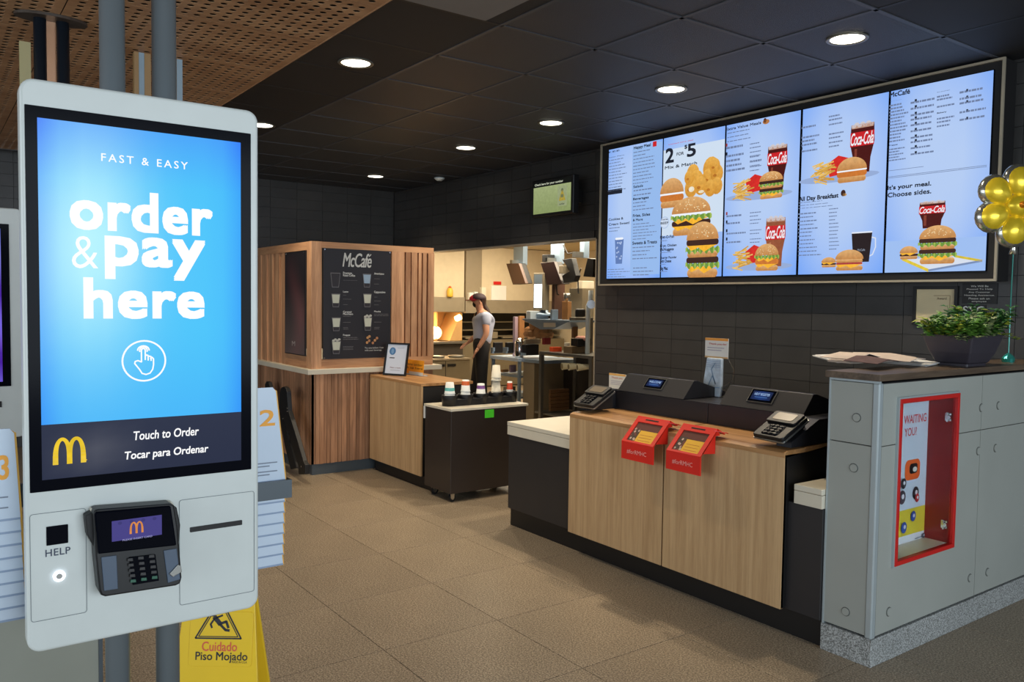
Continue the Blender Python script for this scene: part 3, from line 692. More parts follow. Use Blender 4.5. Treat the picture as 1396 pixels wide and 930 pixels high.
for q in ((208,290,320,300),(446,278,490,288),(446,318,484,328),(208,404,236,412),(208,434,270,444),(208,476,246,486),(446,418,474,428),(446,448,502,458),(446,478,484,488),(208,566,272,576),(208,612,268,622),(208,652,250,674),(446,548,558,572),(446,610,506,620),(446,650,490,672),(208,728,326,752),(208,798,290,830)):
    c.lines(*q, max(1,int((q[3]-q[1])/10)), G2, (.9,1))
c.up()
for k,(x,y) in enumerate(((396,735),(408,758),(392,772),(436,775),(452,755),(468,738),(410,725))): c.ell(c.px(x,y), .013,.013, C(176,122,84) if k%2 else C(190,140,90), 10)
c.tpx('Try one before 11am',374,820,518,804,G1,.02); c.tpx('with your beverage',374,838,504,824,G1,.02)
c.build('printed_face', PRINT, dm)
# picture on the side face
pa, pb = onY(390,343,BYL), onY(419,338,BYL); zb = 1.078; zt_ = 2.035
sp = thing('picture_panel','dark picture panel of swirling reddish smoke on the side of the coffee booth','picture',((pa.x+pb.x)/2,BYL,zb))
X0p, X1p = -7.62, -7.11
bx(X0p,X1p,BYL-.012,BYL-.001,zb,zt_).build('panel_board', M_BLACK, sp)
for k,(xx,zz) in enumerate(((X0p+.03,zt_-.015),(X1p-.03,zt_-.015))): MB().cyl((xx,BYL-.016,zz),(xx,BYL-.011,zz),.007,n=10).build('stud', M_CHROME, sp)
c = cY(BYL-.013,None,.0006)
def smoke(a,b):
    s_ = max(0,1-abs((a-.55)-.25*math.sin(b*5))*2.2)*(1-abs(b-.38)*1.6); s_ = max(0,s_)
    t2 = max(0,1-b*1.5)
    return (lin(26)+.10*s_+.10*t2, lin(22)+.028*s_+.075*t2, lin(28)+.03*s_+.07*t2)
c.grid(X0p+.008,X1p-.008,zb+.008,zt_-.008,10,18,smoke); c.up(); c.text('M',(X0p+.19,zb+.08),(X0p+.27,zb+.125),C(170,160,156),.02)
c.build('printed_face', PRINT, sp)

# folded black frame leaning on the booth
ff = thing('folded_stand','black folded stand with riveted legs leaning on the cedar booth','folded stand',(-7.3,2.66,0))
def yp(x,y,Y): return onY(x,y,Y)
def slab(pts, Y, th, name, mat=M_BLACK, lean=.0):
    P = [yp(x,y,Y) for x,y in pts]
    return MB().prism(P,(0,th,0)).build(name, mat, ff, bevel=.004)
slab([(381,534),(383,529),(386,527),(389,529),(391,534),(393,560),(405,600),(413,628),(416,634),(416,647),(407,647),(406,634),(396,602),(386,570),(380,556)],2.66,.04,'front_leg')
slab([(381,556),(388,560),(393,600),(403,634),(404,638),(396,640),(388,608),(383,580)],2.705,.035,'rear_leg', M_BLACKM)
slab([(361,524),(363,520),(366,521),(368,528),(370,600),(371,636),(364,637),(362,600)],2.72,.035,'side_leg', M_BLACKM)
for x,y in ((392,556.5),(392,561),(386,571),(411.5,636)):
    p = yp(x,y,2.657); MB().cyl(p,(p.x,p.y-.006,p.z),.008,n=10).build('rivet', M_CHROME, ff)

# ================================================================== PICK-UP COUNTER (left)
LX0, LX1, LY, LZ = -6.955, -5.992, 3.40, .9
lc = thing('pickup_counter','tall oak faced counter with black side beside the coffee booth','counter',(-6.4,3.6,0))
bx(LX0,LX1-.004,LY+.02,3.9,.11,LZ-.03).build('body', M_BLACKM, lc)
bx(LX0,LX1,LY,LY+.02,.113,LZ-.024).build('front_panel', M_OAK, lc, bevel=.002)
bx(LX0,LX1,LY-.001,3.92,LZ-.024,LZ).build('countertop', M_OAKTOP, lc, bevel=.002)
bx(LX0+.01,-5.9,LY+.055,3.92,0,.108).build('kick_plate', M_KICK, lc)
# leaning framed notice
def lean(name,label,cat,px4,z,tilt):
    bl, br = onZ(*px4[0],z), onZ(*px4[1],z); u = (br-bl).normalized(); nrm = Vector((u.y,-u.x,0))
    up_ = (Vector((0,0,1))*math.cos(tilt)-nrm*math.sin(tilt)).normalized()
    n2 = u.cross(up_)
    def hit(p): d = ray(*p); t = (bl-CAM).dot(n2)/d.dot(n2); return CAM+d*t
    tl = hit(px4[2]); h = (tl-bl).dot(up_); w = (br-bl).length
    if n2.dot(CAM-bl) < 0: n2 = -n2
    return thing(name,label,cat,tuple(bl)), bl, u, up_, n2, w, h
t, bl, u, up_, n2, w, h = lean('framed_notice','black framed white notice leaning on the oak pick-up counter','framed notice',((522,511),(553,513),(529.7,467)),LZ+.003,.2)
ce = bl+u*w/2+up_*h/2-n2*.009
f_ = .016
m = MB()
m.obox(bl+u*w/2+up_*f_/2, u*w/2, up_*f_/2, n2*.008).obox(bl+u*w/2+up_*(h-f_/2), u*w/2, up_*f_/2, n2*.008)
m.obox(bl+u*f_/2+up_*h/2, u*f_/2, up_*(h/2-f_), n2*.008).obox(bl+u*(w-f_/2)+up_*h/2, u*f_/2, up_*(h/2-f_), n2*.008)
m.build('frame', M_BLACK, t)
MB().obox(bl+u*w/2+up_*h/2-n2*.004, u*(w/2-f_), up_*(h/2-f_), n2*.002).build('backing_board', M_PAPER, t)
c = Canvas(bl-n2*.0018, u, up_, .0004); c.n = n2
c.rect((f_,f_),(w-f_,h-f_), C(214,222,236)); c.up(); c.ell((w*.3,h*.74),w*.14,w*.14,C(70,120,170)); c.rect((w*.2,h*.52),(w*.42,h*.55),C(50,50,60)); c.up(); c.ell((w*.3,h*.74),w*.06,w*.1,C(120,160,200))
c.stroke([(w*.5,h*.84),(w*.8,h*.85)],.003,C(150,160,190)); c.text('Wear a mask',(w*.26,h*.22),(w*.74,h*.26),C(120,60,60),.02); c.stroke([(w*.3,h*.16),(w*.72,h*.16)],.003,C(130,130,140))
c.build('printed_sheet', PRINT, t)
# orange pick up sign standing behind it
t, bl, u, up_, n2, w, h = lean('pickup_sign','small orange sign with black words standing behind the framed notice','sign',((548,509),(577,513),(549,489)),LZ+.002,.05)
MB().obox(bl+u*w/2+up_*h/2, u*w/2, up_*h/2, n2*.003).build('sign_board', pm('orange_sign',C(240,160,30),.5), t)
MB().obox(bl+u*w/2+up_*.004-n2*.02, u*w/2, up_*.004, n2*.03).build('foot', M_WHITE, t)
c = Canvas(bl+n2*.0032, u, up_, .0004); c.n = n2
c.rect((w*.35,.004),(w,h*.22),C(220,216,206)); c.text('Mobile order',(w*.04,h*.62),(w*.96,h*.78),C(40,30,20),.02); c.text('Pick up here',(w*.04,h*.36),(w*.96,h*.54),C(40,30,20),.02); c.build('lettering', PRINT, t)

# ================================================================== CUP CART
CX0, CX1, CY0, CY1, CZ = -5.86, -5.45, 3.365, 4.10, .75
ct = thing('cup_cart','dark brown rolling cart with cream top and chrome casters between the counters','cart',((CX0+CX1)/2,3.7,0))
M_CART = pm('dark_brown_laminate', C(50,42,38), .32)
bx(CX0,CX1,CY0,CY1,.075,CZ-.02).build('cabinet', M_CART, ct, bevel=.002)
bx(CX0-.01,CX1+.004,CY0-.006,CY1+.02,CZ-.02,CZ).build('top', M_WTOP, ct, bevel=.002)
bx(CX0-.012,CX0+.004,CY0-.008,CY0,CZ-.12,CZ-.02).build('hanging_tag', M_PAPER, ct)
for (x,y) in ((CX0+.06,CY0+.06),(CX1-.06,CY0+.05),(CX1-.06,CY1-.08),(CX0+.06,CY1-.08)):
    w_ = MB().cyl((x-.012,y,.03),(x+.012,y,.03),.03,n=16).build('caster', M_BLACK, ct, smooth=False)
    MB().cyl((x-.014,y,.03),(x+.014,y,.03),.014,n=12).box(x-.018,x-.013,y-.02,y+.014,.03,.075).box(x+.013,x+.018,y-.02,y+.014,.03,.075).build('caster_fork', M_CHROME, w_)
a_, b_ = onX(661,559,CX1), onX(673,569,CX1)
bx(CX1,CX1+.003,a_.y,b_.y,b_.z,a_.z).build('green_sticker', pm('green_sticker',C(70,190,40),.5,emit=(C(70,190,40),.15)), ct)  # faint glow added to the sticker's own green
org_ = thing('cup_organizer','black five-well cup tray on the cream cart top','tray',(-5.64,3.7,CZ))
CUPS = [(613,521.3,15,'teal'),(634.5,518,13.5,'orange'),(655.4,523,14,'purple'),(676,498,14.5,'white'),(694.7,520,9.5,'red')]
wy = []
well = MB()
for k,(x,yt,w_,cn) in enumerate(CUPS):
    y = onX(x,541,-5.64).y; wy.append(y)
    r = .062
    MB().lathe((-5.64,y,CZ),[(0,.004),(r-.006,.004),(r-.004,.085),(r+.002,.088),(r+.003,.082),(r-.001,0),(0,0)],24).build('well', M_BLACK, org_, smooth=True)
MB().box(-5.70,-5.58,wy[0],wy[-1],.0+CZ,.055+CZ).build('tray_base', M_BLACK, org_, bevel=.004)
BAND = {'teal':C(110,196,186),'orange':C(232,110,50),'purple':C(140,90,160),'white':C(222,218,206),'red':C(220,84,50)}
def cupmesh(x,y,z0,h,rb,rt,band,frac):
    t_ = MB().lathe((x,y,z0),[(rb+.002,0),(rb+.002,.006),(rb,.006),(rt,h),(0,h)],22)
    return t_
for k,((x,yt,w_,cn),y) in enumerate(zip(CUPS,wy)):
    ztop = onX(x,yt,-5.64).z; r0 = w_*6.9/1116/2*.93; z0 = CZ+.03
    n_ = 3 if cn != 'white' else 4
    H_ = .095 if cn != 'red' else .08
    lab = {'teal':'white paper cups with a teal band','orange':'white paper cups with an orange band','purple':'white paper cups with a purple band','white':'plain cream paper cups, the tallest stack','red':'small red and orange paper cups'}[cn]
    if cn == 'white': zs = [z0, z0+.03, z0+.06, ztop-.13, ztop-.105]; H_ = .105
    else: zs = [max(z0, ztop-H_-.028*j) for j in (2,1,0)]
    for j, z in enumerate(zs):
        t = thing('paper_cup', ((('lowest','second','third','fourth','topmost')[j] if cn=='white' else ('lowest','middle','topmost')[j])+' upside-down '+lab.split(',')[0].replace('cups','cup')+' of its stack on the cart'), 'cup', (-5.64,y,z), 'stack of '+lab.split(',')[0])
        rt = r0*.74
        MB().lathe((-5.64,y,z),[(r0+.0015,0),(r0+.0025,.003),(r0+.001,.007),(r0-.0005,.008),(rt,H_),(rt-.003,H_-.004),(0,H_-.006)],22).build('cup_body', pm('cup_white',C(218,222,220),.5) if cn != 'white' else pm('cup_cream',C(216,210,192),.5), t, smooth=True)
        if cn != 'white' and j == 2:
            f0, f1 = (.28,.55) if cn == 'teal' else ((.55,.9) if cn == 'orange' else ((.55,.85) if cn=='purple' else (.15,.85)))
            MB().lathe((-5.64,y,z),[(r0+(rt-r0)*f0+.0008,H_*f0),(r0+(rt-r0)*f1+.0008,H_*f1)],22).build('color_band', pm('band_'+cn,BAND[cn],.5,var=.15,vscale=60), t, smooth=True)

# ================================================================== FRONT REGISTER COUNTER
KY = 3.41
rc = thing('register_counter','long front counter with oak panels and black base under the menu board','counter',(-3.4,3.7,0))
bx(-4.70,-2.185,KY,4.05,0,.135).build('kick_plate', M_KICK, rc)
bx(-4.68,-2.185,3.37,4.10,.135,.66).build('base_cabinet', M_DARKLAM, rc, bevel=.002)
for (u0_,u1_) in ((-4.685,-3.96),(-2.335,-2.185)):
    bx(u0_,u1_,3.36,4.12,.66,.722).build('counter_edge', M_WTOP, rc, bevel=.002); bx(u0_,u1_,3.358,4.12,.724,.752).build('counter_top', M_WTOP, rc, bevel=.003)
M_SIDE = pm('black_side', C(14,13,14), .5)
bx(-3.96,-2.375,3.352,4.05,.66,.885).build('riser_body', M_SIDE, rc)
bx(-2.40,-2.372,3.335,3.72,.14,.885).build('side_panel', M_SIDE, rc)
PYF = 3.33
for (u0_,u1_) in ((-3.965,-3.158),(-3.146,-2.372)):
    bx(u0_,u1_,PYF,PYF+.02,.138,.872).build('front_panel', M_OAK, rc, bevel=.001)
    MB().prism([(u0_,PYF,.872),(u0_,PYF+.02,.872),(u0_,3.70,.9),(u0_,3.70,.912),(u0_,PYF+.03,.905),(u0_,PYF,.895)],(u1_-u0_,0,0)).build('shelf_panel', M_OAKTOP, rc, bevel=.001)
# dark riser and end arms
M_HOODB = pm('charcoal_metal', C(44,44,48), .38, metal=.2)
RY = 3.685
for (u0_,u1_) in ((-3.93,-3.152),(-3.148,-2.46)): bx(u0_,u1_,RY,RY+.3,.912,1.03).build('riser_panel', M_HOODB, rc, bevel=.001)
MB().prism([(-4.0,3.44,.912),(-4.0,3.72,.912),(-4.0,3.72,1.035),(-4.0,3.66,1.035),(-4.0,3.44,.94)],(.075,0,0)).build('terminal_arm', M_HOODB, rc)
MB().prism([(-2.47,3.40,.912),(-2.47,3.9,.912),(-2.47,3.9,1.035),(-2.47,3.62,1.035),(-2.47,3.40,.94)],(.085,0,0)).build('terminal_arm', M_HOODB, rc)
# register hoods
for (u0_,u1_,s0,s1,lab) in ((-3.905,-3.335,(382,281,510,341),None,'left register hood with a small screen, nearer the kitchen opening'),(-3.065,-2.52,(902,341,1064,410),None,'right register hood with a small screen, beside the grey partition')):
    t = thing('register_hood', 'charcoal sloped '+lab, 'register', ((u0_+u1_)/2,3.8,1.03))
    MB().prism([(u0_,RY-.005,1.032),(u0_,3.77,1.138),(u0_,3.80,1.138),(u0_,4.06,1.06),(u0_,4.06,1.032)],(u1_-u0_,0,0)).build('hood_shell', M_HOODB, t, bevel=.002)
    P0 = Vector((0,RY-.005,1.032)); vv = Vector((0,3.77-(RY-.005),1.138-1.032)).normalized()
    c = Canvas(P0,(1,0,0),vv,.0006,(770,440,3.674))
    a_ = c.px(s0[0]+18,s0[3]-18 if lab[0]=='l' else s0[3]-20); b_ = c.px(s0[2]-2,s0[1]+10)
    u_lo, v_lo, u_hi, v_hi = a_[0], max(.018,a_[1]), b_[0], min(.125,b_[1])
    cen = P0+Vector((1,0,0))*(u_lo+u_hi)/2+vv*(v_lo+v_hi)/2
    MB().obox(cen+c.n*.003,(Vector((1,0,0))*((u_hi-u_lo)/2+.008)),vv*((v_hi-v_lo)/2+.007),c.n*.003).build('screen_bezel', M_STEEL, t)
    MB().obox(cen+c.n*.005,(Vector((1,0,0))*((u_hi-u_lo)/2+.003)),vv*((v_hi-v_lo)/2+.003),c.n*.003).build('screen', M_GLASSBLK, t)
    c.P0 = P0+c.n*.0085
    c.grid(u_lo+.01,u_hi-.01,v_lo+.008,v_hi-.008,4,2,lambda a,b: tuple(x*(1-abs(a-.5)*1.4) for x in C(16,50,110))); c.up()
    um, vm = (u_lo+u_hi)/2, (v_lo+v_hi)/2
    c.text('WELCOME' if lab[0]=='l' else 'NEXT REGISTER',(um-.05,vm+.0),(um+.05,vm+.016),C(170,200,240),.02); c.stroke([(um-.04,vm-.012),(um+.04,vm-.012)],.004,C(70,110,170))
    c.build('screen_graphics', DISPLAY, t)
# payment terminals on the counter
def payterm(pos, yaw, label, s=1.0):
    t = thing('card_terminal', label, 'card terminal', pos)
    cy_, sy_ = math.cos(yaw), math.sin(yaw)
    def T(x,y,z): return Vector(pos)+Vector((x*cy_-y*sy_, x*sy_+y*cy_, z))*s
    ux = Vector((cy_,sy_,0))
    th = math.radians(29); uy = Vector((-sy_*math.cos(th), cy_*math.cos(th), math.sin(th))); uz = ux.cross(uy)
    o = Vector(pos)+uz*.02*s
    MB().prism([T(-.06,.0,0),T(-.06,.17,0),T(-.06,.17,.085),T(-.06,.15,.09),T(-.06,-.01,.01)],T(.06,0,0)-T(-.06,0,0)).build('stand', M_BLACKM, t)
    def slab(a,b,c0,c1,z0,z1,name,mat,bev=.004,par=t):
        P = [o+(ux*x+uy*y+uz*z0)*s for x,y in rrect(a,b,c0,c1,.012,3)]
        return MB().prism(P, uz*(z1-z0)*s).build(name, mat, par, bevel=bev*s)
    bd = slab(-.095,.095,-.012,.19,0,.022,'terminal_body',M_BLACK)
    slab(-.098,.098,-.016,.194,-.006,.002,'chrome_edge',M_STEEL,.001)
    slab(-.09,.09,.095,.185,.022,.036,'screen_housing',M_BLACK,.003)
    slab(-.062,.062,.112,.17,.036,.038,'terminal_screen',pm('terminal_lcd',C(96,84,66),.3,emit=(C(150,124,90),.1)),0)
    kp = slab(-.05,.05,.0,.088,.022,.025,'keypad',M_GLASSBLK,.001)
    for i in range(3):
        for j in range(4): slab(-.042+.03*i,-.018+.03*i,.006+.02*j,.021+.02*j,.025,.029,'key',M_DARKLAM,0,kp)
    return t
payterm((-3.895,3.405,.93), 0, 'black card terminal at the left end of the register counter')
payterm((-2.485,3.375,.93), -.1, 'black card terminal at the right end of the register counter, by the partition')
lampcol = None
# red donation boxes hanging over the counter edge
def donation(pl, pr, zt0, label):
    u0_, u1_ = pl, pr
    t = thing('donation_box', label, 'donation box', ((u0_+u1_)/2,3.4,.9), 'red donation boxes on the register counter')
    YF, YT, ZF, ZT = 3.215, 3.345, .822, .955
    m = MB().prism([(u0_,YF,.722),(u0_,YF+.008,.722),(u0_,YF+.008,ZF),(u0_,YF,ZF)],(u1_-u0_,0,0)); m.build('front_flap', M_REDCARD, t)
    # sloping face as a frame around its window
    P0 = Vector((u0_,YF,ZF)); vv = (Vector((0,YT-YF,ZT-ZF))).normalized(); L_ = Vector((0,YT-YF,ZT-ZF)).length; ux = Vector((1,0,0)); n_ = ux.cross(vv); n_ = n_ if n_.z > 0 else -n_; w = u1_-u0_
    def bar(a,b,c0,c1): mm_ = P0+ux*(a+b)/2+vv*(c0+c1)/2; return (mm_-n_*.003, ux*(b-a)/2, vv*(c1-c0)/2, n_*.003)
    m = MB(); m.obox(*bar(0,.028,0,L_)).obox(*bar(w-.028,w,0,L_)).obox(*bar(.028,w-.028,0,.012)).obox(*bar(.028,w-.028,L_*.78,L_)); m.build('sloped_face', M_REDCARD, t)
    for ux_ in (u0_, u1_-.004): MB().prism([(ux_,YF+.01,.80),(ux_,YF+.06,.80),(ux_,YF+.06,.925),(ux_,YT+.02,.925),(ux_,YT,ZT-.006),(ux_,YF+.012,ZF+.012)] if False else [(ux_,PYF-.002,ZF+.004),(ux_,PYF-.002,.918),(ux_,YT+.02,.918),(ux_,YT,ZT-.006),(ux_,YF+.012,ZF+.012)],(.004,0,0)).build('side_wall', M_REDCARD, t)
    MB().prism([(u0_,YT,ZT),(u0_,YT+.06,ZT-.03),(u0_,YT+.055,ZT-.036),(u0_,YT,ZT-.006)],(w,0,0)).prism([(u1_,YT-.03,ZT-.01),(u1_+.035,YT+.03,ZT-.02),(u1_+.02,YT+.06,ZT-.03),(u1_,YT+.05,ZT-.025)],(0,0,.004)).build('top_flap', M_REDCARD, t)
    MB().obox(P0+ux*w/2+vv*L_*.89+n_*.0006, ux*w*.2, vv*.004, n_*.0006).build('coin_slot', M_BLACKM, t)
    c = Canvas(P0-n_*.0055, ux, vv, .0004); c.n = n_
    c.rect((.02,.008),(w-.02,L_*.8),C(96,44,34)); c.up(); c.rect((.07,.012),(w-.024,L_*.5),C(236,180,50)); c.rect((.026,.01),(.085,L_*.56),C(70,52,44)); c.up()
    rnd = random.Random(int(abs(u0_)*100))
    for k in range(12): c.ell((.03+.05*rnd.random(), .015+L_*.45*rnd.random()), .007,.008, C(210,180,160) if k%2 else C(120,60,50), 8)
    for k in range(3): c.stroke([(.1,L_*(.14+.1*k)),(w-.05,L_*(.14+.1*k))],.003,C(196,120,40))
    c.build('window_print', PRINT, t)
    c = cY(YF-.0008,None,.0005); c.text('#forRMHC',(u0_+.045,.756),(u1_-.05,.782),C(248,170,160),.02); c.build('lettering', PRINT, t)
donation(-3.369,-3.122,0,'red card donation box left of the panel joint on the register counter')
donation(-3.026,-2.79,0,'red card donation box right of the panel joint on the register counter')
# clear holder with a hanging bag and its sign, between the two register hoods
t = thing('bag_holder','clear stand with a small printed sign above a clear bag between the register hoods','display stand',(-3.37,3.98,1.03))
def py(x,y,Y): return onY(x,y,Y)
a_, b_ = py(961,487,3.98), py(993,462,3.98)
bx(a_.x,b_.x,3.98,3.984,a_.z,b_.z).build('sign_card', M_PAPER, t)
c = cY(3.9795,None,.0005); c.rect((a_.x,b_.z-.016),(b_.x,b_.z),C(236,160,70)); c.rect((a_.x,a_.z),(b_.x,a_.z+.01),C(210,170,120)); c.up(); c.text('Thank you for',(a_.x+.03,b_.z-.045),(b_.x-.01,b_.z-.03),C(200,60,50),.02); c.stroke([(a_.x+.02,b_.z-.06),(b_.x-.03,b_.z-.06)],.004,C(160,150,170)); c.stroke([(a_.x+.02,b_.z-.075),(b_.x-.05,b_.z-.075)],.004,C(160,150,170)); c.build('sign_print', PRINT, t)
m = MB(); u0_,u1_ = a_.x+.012, b_.x-.03
m.prism([(u0_,3.96,1.032),(u1_-.01,3.96,1.032),(u1_,3.96,1.1),(u1_,3.96,1.27),(u0_+.02,3.96,1.27),(u0_-.004,3.96,1.12)],(0,.02,0)); m.build('clear_bag', pm('milky_plastic',C(196,210,222),.12,spec=.8,var=.25,vscale=22), t, bevel=.005)
m = MB(); m.tube([(u1_,3.97,1.09),(u1_+.05,3.99,1.13),(u1_+.06,4.0,1.2),(u1_+.02,3.99,1.27)],.004,6).prism([(u1_,3.985,1.08),(u1_+.07,3.985,1.11),(u1_+.055,3.985,1.25),(u1_,3.985,1.28)],(0,.003,0)); m.build('acrylic_stand', M_GLASS, t)
c = cY(3.9592,None,.0005); uc = (u0_+u1_)/2
c.stroke([(uc-.03,1.10),(uc,1.16),(uc+.025,1.11),(uc-.01,1.20),(uc+.02,1.24)],.006,C(120,150,180)); c.stroke([(u0_+.005,1.09),(u1_-.012,1.09)],.004,C(120,150,190))
for k in range(4): c.stroke([(u0_+.02,1.25-.012*k),(u1_-.01,1.25-.012*k)],.003,C(140,160,190))
c.build('bag_print', PRINT, t)
# small white card at left
t = thing('price_card','small white card with an orange edge behind the left card terminal','card',(-4.57,4.1,.752))
a_, b_ = py(830,531,4.1), py(853,511,4.1)
bx(a_.x,b_.x,4.1,4.106,.9,b_.z).build('card_face', M_PAPER, t); bx(a_.x+.02,b_.x-.02,4.106,4.14,.752,.92).build('stand', M_GLASS, t)
c = cY(4.0995,None,.0005); c.rect((a_.x,b_.z-.015),(b_.x,b_.z),C(236,180,100)); c.up(); c.text('Thank you',(a_.x+.03,b_.z-.04),(b_.x-.03,b_.z-.025),C(210,90,60),.02)
for k in range(3): c.stroke([(a_.x+.02,b_.z-.055-.012*k),(b_.x-.03,b_.z-.055-.012*k)],.003,C(160,150,180))
c.build('printed_face', PRINT, t)

# ================================================================== GREY PARTITION
PX0, PX1, PY0, PY1, PZ = -2.182, -1.94, 3.386, 7.6, 1.305
pt = thing('partition','low grey panelled partition with granite base and dark top right of the registers','partition',((PX0+PX1)/2,3.5,0))
fa, fb, fc, fd = onX(1226.5,544,PX1), onX(1308,537,PX1), onX(1293,745,PX1), onX(1214.6,771.8,PX1)
RY0, RY1, RZ0, RZ1 = (fa.y+fd.y)/2, (fb.y+fc.y)/2, (fc.z+fd.z)/2, (fa.z+fb.z)/2
DEP = .13
m = MB(); X_ = PX1-.012
m.box(PX0+.012,X_,PY0+.012,RY0,.13,PZ-.04).box(PX0+.012,X_,RY1,PY1,.13,PZ-.04).box(PX0+.012,X_,RY0,RY1,.13,RZ0).box(PX0+.012,X_,RY0,RY1,RZ1,PZ-.04).box(PX0+.012,PX1-DEP-.01,RY0,RY1,RZ0,RZ1)
m.build('core', M_BLACKM, pt)
bx(PX0-.004,PX1+.004,PY0-.004,PY1,0,.125).build('granite_base', M_GRANITE, pt, bevel=.002)
zs = [.133, .985, PZ-.042]
for i in range(2):
    bx(PX0+.006,PX1-.03,PY0,PY0+.012,zs[i]+.002,zs[i+1]-.002).build('end_panel', M_BOX, pt, bevel=.0015, seg=1)
ysp = [PY0+.03, 4.335, 5.35, 6.4, 7.58]
for j in range(4):
    for i in range(2):
        y0,y1,z0,z1 = ysp[j]+.002,ysp[j+1]-.002,zs[i]+.002,zs[i+1]-.002
        m = MB()
        if j == 0:
            lo, hi = (RZ0, zs[1]) if i == 0 else (zs[1], RZ1)
            m.box(X_,PX1,y0,RY0,z0,z1).box(X_,PX1,RY1,y1,z0,z1)
            if i == 0: m.box(X_,PX1,RY0,RY1,z0,RZ0)
            else: m.box(X_,PX1,RY0,RY1,RZ1,z1)
        else: m.box(X_,PX1,y0,y1,z0,z1)
        m.build('face_panel', M_BOX, pt)
for (y,z) in [(onX(*q,PX1).y,onX(*q,PX1).z) for q in ((1337.5,556),(1361,553),(1333.5,615),(1357,611),(1322,788),(1346,780),(1211.5,834))]:
    bc_ = MB().cyl((PX1,y,z),(PX1+.005,y,z),.018,n=18).build('bolt_cap', M_BOX, pt); MB().cyl((PX1,y,z),(PX1+.0015,y,z),.022,n=18).build('cap_shade_ring', pm('cap_shadow',C(92,94,90),.6), bc_)  # wider dark disc paints a shade line around each cap
for (x,z) in [(onY(*q,PY0).x,onY(*q,PY0).z) for q in ((1168,569.5),(1164,638),(1153,834))]:
    bc_ = MB().cyl((x,PY0,z),(x,PY0-.005,z),.017,n=18).build('bolt_cap', M_BOX, pt); MB().cyl((x,PY0,z),(x,PY0-.0015,z),.021,n=18).build('cap_shade_ring', pm('cap_shadow',C(92,94,90),.6), bc_)  # same painted shade line around the end-panel caps
bx(PX1-.03,PX1+.003,PY0-.004,PY0+.03,.126,PZ-.04).build('corner_trim', M_ALU, pt, bevel=.006)
bx(PX0,PX0+.008,PY0-.003,PY0+.02,.126,PZ-.04).build('corner_trim', M_ALU, pt)
bx(PX0,PX1,PY0-.003,PY0+.014,PZ-.041,PZ-.03).build('top_trim', M_ALU, pt)
bx(PX0-.012,PX1+.012,PY0-.02,PY1,PZ-.03,PZ).build('top_slab', wood('walnut_top',C(70,58,48),C(116,98,80),1,.35,.02,9,.08), pt, bevel=.002)
# red framed display case set into the partition
dc = thing('display_case','red framed display case with small toys set into the grey partition','display case',(PX1,(RY0+RY1)/2,RZ0))
e = .017
m = MB(); m.box(PX1,PX1+.012,RY0-.012,RY1+.012,RZ1+.004,RZ1+.012).box(PX1,PX1+.012,RY0-.012,RY0-.004,RZ0-.01,RZ1+.004).box(PX1,PX1+.008,RY1+.004,RY1+.012,RZ0-.01,RZ1+.004)
m.build('outer_trim', M_ALU, dc)
m = MB(); m.box(PX1-.01,PX1+.016,RY0-.004,RY1+.004,RZ1-e,RZ1+.004).box(PX1-.01,PX1+.016,RY0-.004,RY1+.004,RZ0-.004,RZ0+e).box(PX1-.01,PX1+.016,RY0-.004,RY0+e,RZ0+e,RZ1-e).box(PX1-.01,PX1+.016,RY1-e,RY1+.004,RZ0+e,RZ1-e)
m.build('frame', M_RED, dc, bevel=.002)
XB = PX1-DEP
m = MB(); m.box(XB,PX1-.011,RY1-.012,RY1-.002,RZ0+.01,RZ1-.01).box(XB,PX1-.011,RY0+.002,RY0+.012,RZ0+.01,RZ1-.01).box(XB,PX1-.011,RY0+.012,RY1-.012,RZ1-.02,RZ1-.01)
m.build('lining', pm('dark_red_lining',C(150,34,32),.4), dc)
bx(XB,PX1-.011,RY0+.012,RY1-.012,RZ0+.004,RZ0+.014).build('shelf', pm('shelf_cream',C(220,214,196),.4), dc)
bx(XB-.004,XB,RY0+.002,RY1-.002,RZ0+.004,RZ1-.01).build('poster_board', M_PAPER, dc)
c = cX(XB+.0004,(1100,500,2.163),.0005); v0, v1 = RZ0+.014, RZ1-.02; u0_, u1_ = RY0+.012, RY1-.013
c.grid(u0_,u1_,v0,v1,1,6,lambda a,b: C(206,220,232)); c.up(); H_ = v1-v0
c.rect((u0_,v0+H_*.05),(u1_,v0+H_*.23),C(226,206,60)); c.rect((u0_,v0),(u1_,v0+H_*.05),C(226,230,234)); c.up()
RC = C(214,60,66)
def pt_(s_,xl,xr,xm,yb_,yt_): c.text(s_,(c.px(xl,yb_)[0],c.px(xm,yb_)[1]),(c.px(xr,yb_)[0],c.px(xm,yt_)[1]),RC,.02)
pt_('S WAITING',274,350,313,166,141); pt_('YOU?',286,322,304,204,180)
c.up(); o1 = c.px(310,303)
c.poly(rrect(o1[0]-.07,o1[0]+.07,o1[1]-.05,o1[1]+.05,.03), C(240,104,40)); c.up(); c.poly(rrect(o1[0]-.03,o1[0]+.045,o1[1]-.02,o1[1]+.03,.018), C(40,40,44)); c.up(); c.ell((o1[0]+.02,o1[1]-.0),.02,.012,C(220,220,210))
for (x,y,cc,r) in ((318,372,C(50,44,50),.03),(322,386,C(190,50,50),.02),(310,440,C(50,80,160),.024),(282,474,C(60,90,170),.026),(276,385,C(90,80,90),.032),(280,344,C(60,60,66),.024),(338,496,C(50,60,70),.012)):
    c.up(); p = c.px(x,y); c.ell(p,r,r*1.1,cc,12); c.up(); c.ell((p[0]+r*.2,p[1]+r*.1),r*.4,r*.4,C(220,220,225),8)
c.up(); p = c.px(318,504); c.stroke([(p[0]-.02,p[1]),(p[0]+.06,p[1]+.002)],.004,C(110,120,130))
c.build('poster_print', PRINT, dc)
